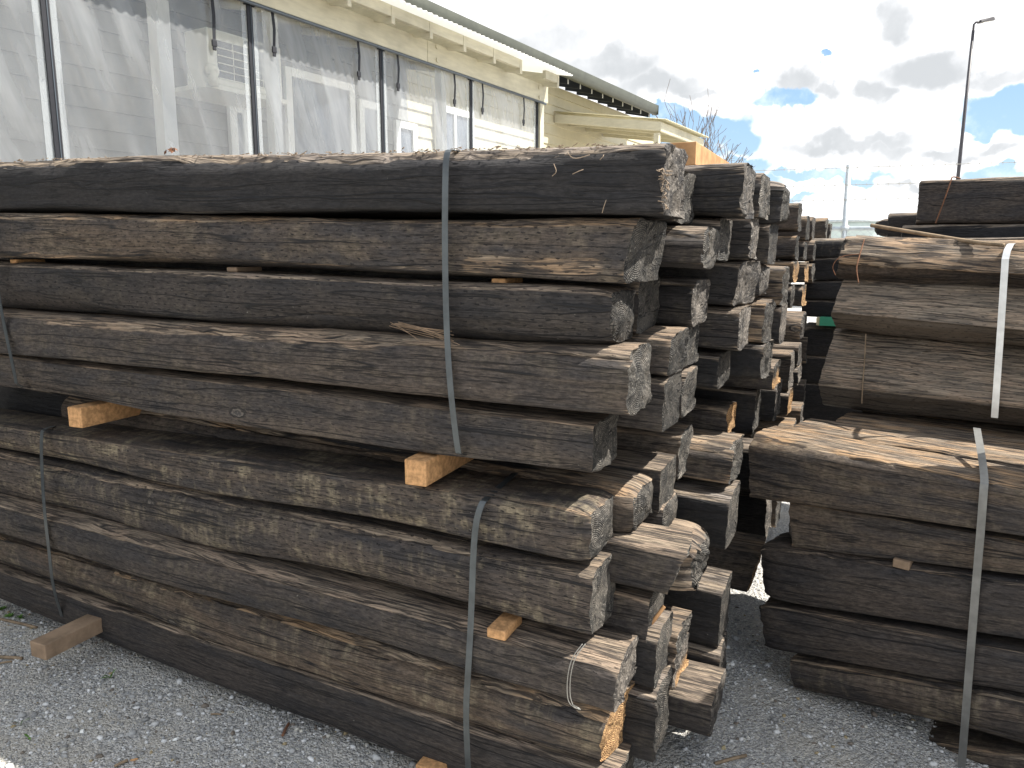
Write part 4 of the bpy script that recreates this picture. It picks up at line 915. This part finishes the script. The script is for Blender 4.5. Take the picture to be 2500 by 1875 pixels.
# clear vinyl curtains
zx = [-400, 141, 625, 935, 1150, 1311]
ws = [bon(x, 300, .0)[0] for x in zx[1:]]; ws = [ws[0] - 1.45] + ws; print('zips', [round(a, 2) for a in ws])
names = ['clear vinyl curtain panel at the left photo edge, milky and creased', 'widest visible clear vinyl panel, with the air conditioner behind it', 'clear vinyl panel between the second and third zips, window behind it', 'clear vinyl panel third from the far end, two short black straps', 'farthest clear vinyl panel before the verandah end, whitish creases']
for k in range(5):
    w0, w1 = ws[k] + .01, ws[k + 1] - .01; nx, nz = 46, 40; z0, z1 = 1.05, ZB - .005
    r = root('vinyl_curtain', BP(w0, .0, z0), names[k], 'clear curtain', 'clear vinyl curtain panels of the verandah')
    gw = np.linspace(0, 1, nx)[:, None] + np.zeros((1, nz)); g_z = np.linspace(0, 1, nz)[None] + np.zeros((nx, 1))
    edge = np.sin(np.pi * gw)**.5 * np.clip((1 - g_z) * 2.5, 0.15, 1)
    dd = (fbm(gw * 4.5 + g_z * 1.6, g_z * 1.3, 60 + k, 3) * .075 + fbm(gw * 12 + g_z * 3, g_z * 2, 80 + k, 2) * .018) * edge
    P3 = np.array(BP(0, 0, 0))[None, None] + np.array(Wd)[None, None] * (w0 + (w1 - w0) * gw)[..., None] + np.array(Nd)[None, None] * dd[..., None] + np.array([0, 0, 1.])[None, None] * (z0 + (z1 - z0) * g_z)[..., None]
    i = np.arange(nx - 1)[:, None] * nz + np.arange(nz - 1)[None]; F = np.stack([i, i + nz, i + nz + 1, i + 1], -1).reshape(-1, 4)
    uvs = np.stack([gw * (w1 - w0), g_z * (z1 - z0)], -1).reshape(-1, 2)
    under(link('panel', npmesh('panel', P3.reshape(-1, 3), F, uvs), VINYL), r)
    b = MB(); bbox(b, w1 - .075, .004, z0, .045, .002, z1 - z0); under(b.build('hem', HEM), r)
    b = MB(); bbox(b, w0 + .006, .004, z0, .035, .002, z1 - z0); under(b.build('hem', HEM), r)
    b = MB(); bbox(b, w1 - .030, .008, z0, .046, .010, z1 - z0); under(b.build('zip', BLACK), r)
    b = MB(); bbox(b, w1 - .002, .019, z0, .006, .003, z1 - z0); under(b.build('zip_teeth', GRILLE), r)
    b = MB(); bbox(b, w1 - .05, .006, z1 - .02, .09, .012, .025); under(b.build('zip_top', BLACK), r)
for (x, k) in ((535, 1), (678, 2), (880, 2), (974, 3), (1110, 3), (1178, 4), (1278, 4)):
    w = bon(x, 300, .02)[0]
    r = root('buckle_strap', BP(w, .02, ZB), {535: 'black hanging buckle strap beside the air conditioner', 678: 'black buckle strap just right of the second zip', 880: 'black buckle strap just left of the third zip', 974: 'black buckle strap just right of the third zip', 1110: 'black buckle strap just left of the fourth zip', 1178: 'black buckle strap just right of the fourth zip', 1278: 'farthest black buckle strap near the verandah corner'}[x], 'strap', 'black buckle straps on the vinyl curtains')
    L = .27 if x != 535 else .34
    b = MB(); b.add([BP(w - .013, .02, ZB), BP(w + .013, .02, ZB), BP(w + .016, .03, ZB - L * .5), BP(w - .010, .03, ZB - L * .5), BP(w + .012, .022, ZB - L), BP(w - .012, .022, ZB - L)], [(0, 1, 2, 3), (3, 2, 4, 5)])
    under(b.build('webbing', BLACK, solid=.003), r)
    b = MB(); bbox(b, w - .02, .015, ZB - L - .035, .04, .014, .045); bbox(b, w - .014, .016, ZB - L - .06, .028, .01, .026); under(b.build('buckle', BLACK, bevel=.004), r)
b = MB(); b.tube([BP(-11, .045, ZB - .012), BP(wend - .05, .045, ZB - .012)], .014, 8); under(b.build('curtain_rail', GRILLE, smooth=True), ver)
# lean-to on the far part of the house
w1, z1 = bon(1356, 278, -2.05)
lt = root('lean_to', BP(w1, -2, 0), 'small cream lean-to roof with an open rafter side beyond the verandah', 'lean-to')
def lon(x, w):   # point on the vertical plane w = const
    def f(y):
        r = Vector(pix_dir(x, y)); o = Vector(CAM); tt = ((B0 + Wd * w - o).dot(Wd)) / r.dot(Wd); q = o + r * tt; return (q - B0).dot(Nd), q.z
    return f
d2, z2 = lon(1614, w1)(297); d2b, z2b = lon(1600, w1)(320); z1b = bon(1356, 293, -2.05)[1]
print('leanto', w1, z1, d2, z2, z2b)
dl = d2 + 2.07; hh = .15
b = MB(); b.box(BP(w1, -2.07, z1 - hh), Wd * .05, Nd * dl + UZ * (z2 - z1), UZ * hh); under(b.build('barge_beam', CREAM, bevel=.004), lt)
wf = bon(1716, 342, d2)[0] - w1; print('lean len', wf); wf = min(wf, 6)
b = MB(); b.box(BP(w1 + .052, d2 - .05, z2 - hh), Wd * wf, Nd * .05, UZ * hh); under(b.build('front_beam', CREAM, bevel=.004), lt)
b = MB(); b.box(BP(w1 + .01, d2 - .13, -.1), Wd * .09, Nd * .09, UZ * (z2 - hh + .08)); under(b.build('post', CREAM, bevel=.004), lt)
pts = []; N = int(wf / .076 * 6)
for i in range(N + 1):
    w = w1 - .02 + (wf + .1) * i / N; pts.append(BP(w, d2 + .09, z2 + .03 + .01 * math.sin(2 * math.pi * w / .076)))
b = MB(); b.sheet(pts, Nd * -(dl + .09) + UZ * (z1 - z2) * (1 + .09 / dl)); under(b.build('roof_sheet', simple('cream_roof_sheet', (.5, .46, .3), .6), smooth=True, solid=.003), lt)
for k in range(7):
    w = w1 + .55 + k * .75
    if w > w1 + wf: break
    b = MB(); b.box(BP(w, -2.07, z1 - hh + .02), Wd * .045, Nd * (dl - .06) + UZ * (z2 - z1), UZ * (hh - .04)); under(b.build('rafter', CREAM), lt)
# ---------------------------------------------------------------- fence, lamp, tank, tree
FA = Vector((2.6, 10.55, 0)); FB = Vector((8.2, 8.9, 0)); fd = (FB - FA).normalized()
def fon(x, y):
    r = Vector(pix_dir(x, y)); o = Vector(CAM); nn = Vector((-fd.y, fd.x, 0)); tt = (FA - o).dot(nn) / r.dot(nn); q = o + r * tt; return (q - FA).dot(fd), q.z
fe = root('security_fence', FA, 'galvanised pipe and chain-link fence topped with three barbed wires', 'fence')
s0, zt_ = fon(2073, 403); _, zr = fon(2073, 558); _, zw1 = fon(2073, 410); _, zw2 = fon(2073, 452); _, zw3 = fon(2073, 488)
print('fence', s0, zt_, zr)
def FP(s, z, o=0.): return FA + fd * s + UZ * z + Vector((-fd.y, fd.x, 0)) * o
for s in (s0, s0 - 3.2, s0 + 3.2):
    b = MB(); b.tube([FP(s, -.2), FP(s, zt_)], .033, 14); under(b.build('post', GALV, smooth=True), fe)
b = MB(); b.tube([FP(-3, zr), FP(9, zr)], .027, 12); b.tube([FP(s0 - .05, zr), FP(s0 + .05, zr)], .04, 12); under(b.build('top_rail', GALV, smooth=True), fe)
for z in (zw1, zw2, zw3):
    b = MB(); b.tube([FP(-3, z - .02, -.04), FP(s0, z, -.035), FP(s0 + 3.2, z + .01, -.04), FP(9, z, -.04)], .0035, 5)
    s = -1.5
    while s < 7:
        b.tube([FP(s, z - .018, -.05), FP(s + .012, z + .018, -.03)], .002, 4); b.tube([FP(s + .01, z - .016, -.03), FP(s, z + .016, -.05)], .002, 4); s += .125
    under(b.build('barbed_wire', WIREM), fe)
b = MB(); s = -1.
while s < 4.6:
    for sg in (1, -1):
        a = [];
        L = zr + .2; b.tube([FP(s, .0, -.035), FP(s + sg * zr, zr, -.035)], .0022, 4, False)
    s += .085
under(b.build('chain_link_mesh', GALV), fe)
# water tank
TC = Vector((0, 0, 0)); r = Vector(pix_dir(2078, 560)); TC = Vector(CAM) + r * (26 / r.y); TR = 26 * 73 / 1853; TC.z = -.2
ztk = CAMH + 26 * math.tan(math.atan((937.5 - 523) / 1853) - PITCH); print('tank', TC, TR, ztk)
tk = root('water_tank', TC, 'pale green round water tank beyond the fence', 'water tank')
b = MB(); n = 40; prof = [(TR, 0)]
z = .1
while z < ztk: prof += [(TR, z), (TR + .02, z + .06), (TR, z + .12)]; z += .5
prof += [(TR, ztk), (TR - .05, ztk + .02), (.0, ztk + .12)]
for (rr_, zz) in prof:
    for i in range(n): a = 2 * math.pi * i / n; b.v.append((TC.x + rr_ * math.cos(a), TC.y + rr_ * math.sin(a), TC.z + zz))
for j in range(len(prof) - 1):
    for i in range(n): b.f.append((j * n + i, j * n + (i + 1) % n, (j + 1) * n + (i + 1) % n, (j + 1) * n + i))
under(b.build('tank_shell', TANKM, smooth=True), tk)
b = MB(); b.tube([(TC.x + (TR + .03) * math.cos(2 * math.pi * i / n), TC.y + (TR + .03) * math.sin(2 * math.pi * i / n), ztk - .25) for i in range(n + 1)], .05, 6, False); under(b.build('rim', GALV, smooth=True), tk)
b = MB(); b.box((TC.x - TR * .6, TC.y - TR * .82, ztk - 1.2), (.45, 0, 0), (0, .02, 0), (0, 0, .35)); under(b.build('tank_plate', WHITE), tk)
# lamp post
Yl = 28.; rt = Vector(pix_dir(2376, 75)); top = Vector(CAM) + rt * (Yl / rt.y); rb = Vector(pix_dir(2350, 437)); bot = Vector(CAM) + rb * (Yl / rb.y)
k = (top.z + .3) / (top.z - bot.z); base = top + (bot - top) * k; base = Vector((top.x * .995, Yl, -.3))
lp = root('street_lamp', base, 'tall dark street lamp with a flat arm head against the clouds', 'street lamp')
b = MB(); b.tube([base, base.lerp(top, .5), top], [.075, .062, .048], 14); under(b.build('pole', POLE, smooth=True), lp)
b = MB(); b.tube([top, top + Vector((0, 0, .20)), top + Vector((.06, 0, .27)), top + Vector((.25, 0, .30))], .036, 10); under(b.build('arm', POLE, smooth=True), lp)
b = MB(); x0 = top + Vector((.18, -.13, .25))
b.add([x0, x0 + Vector((.45, 0, .06)), x0 + Vector((.52, .04, .09)), x0 + Vector((.52, .22, .09)), x0 + Vector((.45, .26, .06)), x0 + Vector((0, .26, 0)),
       x0 + Vector((0, .04, .09)), x0 + Vector((.42, .04, .19)), x0 + Vector((.50, .07, .16)), x0 + Vector((.50, .19, .16)), x0 + Vector((.42, .22, .19)), x0 + Vector((0, .22, .09))],
      [(5, 4, 3, 2, 1, 0), (6, 7, 8, 9, 10, 11), (0, 1, 7, 6), (1, 2, 8, 7), (2, 3, 9, 8), (3, 4, 10, 9), (4, 5, 11, 10), (5, 0, 6, 11)])
under(b.build('lamp_head', POLE, bevel=.01), lp)
b = MB(); b.box(x0 + Vector((.12, .04, .005)), (.30, 0, .045), (0, .18, 0), (0, 0, .012)); under(b.build('lens', simple('lamp_lens', (.6, .6, .58), .2)), lp)
# bare tree
rt = Vector(pix_dir(1712, 520)); Yt = 19.; tb = Vector(CAM) + rt * (Yt / rt.y); tb.z = -.2
tr = root('bare_tree', tb, 'leafless tree with thin branches beyond the end of the house', 'tree')
rg = random.Random(21); limbs = []
def grow(p, d, L, r, dep, mb):
    pts = [p]; n = 4; rad = [r]
    for i in range(n):
        d = (d + Vector((rg.gauss(0, .10), rg.gauss(0, .10), .05 + rg.gauss(0, .05)))).normalized(); p = p + d * L / n; pts.append(p); rad.append(max(.006, r * (1 - .45 * (i + 1) / n)))
    mb.tube(pts, rad, 6 if r > .02 else 4, False)
    if dep > 0:
        for q in range(rg.choice((2, 3, 3))):
            i = rg.choice((2, 3, 4, 4)); ax = Vector((rg.gauss(0, 1), rg.gauss(0, 1), rg.gauss(0, .5))).normalized()
            nd = (d + ax * rg.uniform(.35, .75)).normalized(); nd.z = max(nd.z, -.05)
            grow(pts[i], nd, L * rg.uniform(.6, .85), rad[i] * .72, dep - 1, mb)
b = MB(); b.tube([tb, tb + Vector((.05, 0, 1.0)), tb + Vector((.0, 0, 2.0))], [.13, .10, .08], 8); under(b.build('trunk', BARK, smooth=True), tr)
b = MB()
for a in ((-.5, .1, 1), (-.15, -.1, 1), (.15, .2, 1), (-.3, .3, 1)):
    grow(tb + Vector((0, 0, 1.9)), Vector(a).normalized(), 1.3, .04, 4, b)
under(b.build('crown', BARK, smooth=True), tr)
# ---------------------------------------------------------------- weeds and sticks
def on_ground(x, y):
    r = Vector(pix_dir(x, y)); o = Vector(CAM); q = o + r * ((-.0 - CAMH) / r.z)
    for _ in range(6):
        z = float(gz_(q.x, q.y)) + float(fbm(np.array(q.x * 1.3), np.array(q.y * 1.3), 3, 4)) * .03; q = o + r * ((z - CAMH) / r.z)
    return q
def weed(x, y, n, L, wd, lab, seed, blade=False):
    c = on_ground(x, y); rg = random.Random(seed); b = MB()
    for k in range(n):
        a = rg.uniform(0, 6.28); el_ = rg.uniform(.5, 1.3); l = L * rg.uniform(.6, 1.1); d = Vector((math.cos(a) * math.cos(el_), math.sin(a) * math.cos(el_), math.sin(el_))); s = Vector((-math.sin(a), math.cos(a), 0)); pts = []
        for i in range(6):
            tt = i / 5; p = c + d * l * tt - Vector((0, 0, 1)) * l * .35 * tt * tt; ww = wd * (math.sin(math.pi * min(tt * .85 + .12, 1)) * (1 + .35 * ((i % 2) - .5) * (not blade))) * .5; pts += [p - s * ww, p + s * ww]
        b.add(pts, [(2 * i, 2 * i + 1, 2 * i + 3, 2 * i + 2) for i in range(5)])
    b.build('weed', LEAF, label=lab, category='weed', group='small weeds in the gravel')
weed(270, 1655, 4, .06, .013, 'small toothed green weed alone in the gravel under the near pack', 2)
weed(50, 1770, 3, .05, .005, 'thin pale weed stalk in the gravel at the lower left', 5, True)
weed(70, 1800, 2, .04, .008, 'tiny weed near the sunlit gravel corner', 9)
for k in range(3): weed(2 + k * 24, 1490 + k * 10 + (k % 2) * 6, 12, .035, .010, ('bright green tuft at the very left photo edge','middle one of three green tufts at the left edge','third green tuft, nearest the weathered bearer')[k], 20 + k)
# grass seen between the packs on the left
def stick(x0, y0, x1, y1, r, lab, m=STICK):
    a = on_ground(x0, y0); c = on_ground(x1, y1); mid = a.lerp(c, .5) + Vector((0, 0, .008)); wire('stick', [a + UZ * .006, mid, c + UZ * .006], [r, r * .9, r * .5][0], m, lab, 'stick', 1)
stick(-20, 1510, 90, 1535, .006, 'thin dry stick by the weeds at the left edge')
stick(-20, 1607, 55, 1611, .007, 'grey stick beside the weathered bearer')
stick(-10, 1625, 30, 1618, .004, 'thinner twig under the grey stick by the bearer')
stick(515, 1747, 540, 1748, .003, 'short black twig in the open gravel')
stick(280, 1875, 312, 1860, .005, 'brown twig at the bottom edge of the gravel')
stick(1745, 1868, 1822, 1848, .006, 'pale broken stick on the gravel in front of the gap', STICK)
stick(690, 1800, 705, 1770, .005, 'reddish bark twig near the bottom of the near pack', TWINE)
def chip(x, y, l, w, h, m, lab, seed):
    c = on_ground(x, y); rg = random.Random(seed); a = rg.uniform(0, 3.14); d = Vector((math.cos(a), math.sin(a), 0)); s = Vector((-d.y, d.x, 0)); b = MB()
    b.add([c - d * l, c - s * w, c + d * l * .9, c + s * w * .8, c - d * l * .7 + UZ * h, c - s * w * .7 + UZ * h * 1.3, c + d * l * .6 + UZ * h, c + s * w * .6 + UZ * h * .8], [(0, 3, 2, 1), (4, 5, 6, 7), (0, 1, 5, 4), (1, 2, 6, 5), (2, 3, 7, 6), (3, 0, 4, 7)])
    b.build('wood_chip' if m is ORANGE else 'pale_stone', m, bevel=.002, label=lab, category='wood chip' if m is ORANGE else 'stone')
chip(328, 1856, .017, .007, .006, ORANGE, 'orange wood chip on the gravel near the bottom edge', 1)
chip(1766, 1828, .014, .010, .012, simple('tan_stone', (.45, .38, .22)), 'tan pebble in the shade in front of the gap', 3)
chip(430, 1806, .014, .008, .008, WHITE, 'large white stone chip in the gravel, lower middle', 4)
chip(200, 1788, .013, .011, .008, WHITE, 'white angular stone chip in the gravel, lower left', 6)
chip(220, 1738, .012, .007, .008, WHITE, 'white stone chip above the lower left one', 7)
print('objects', len(bpy.data.objects))
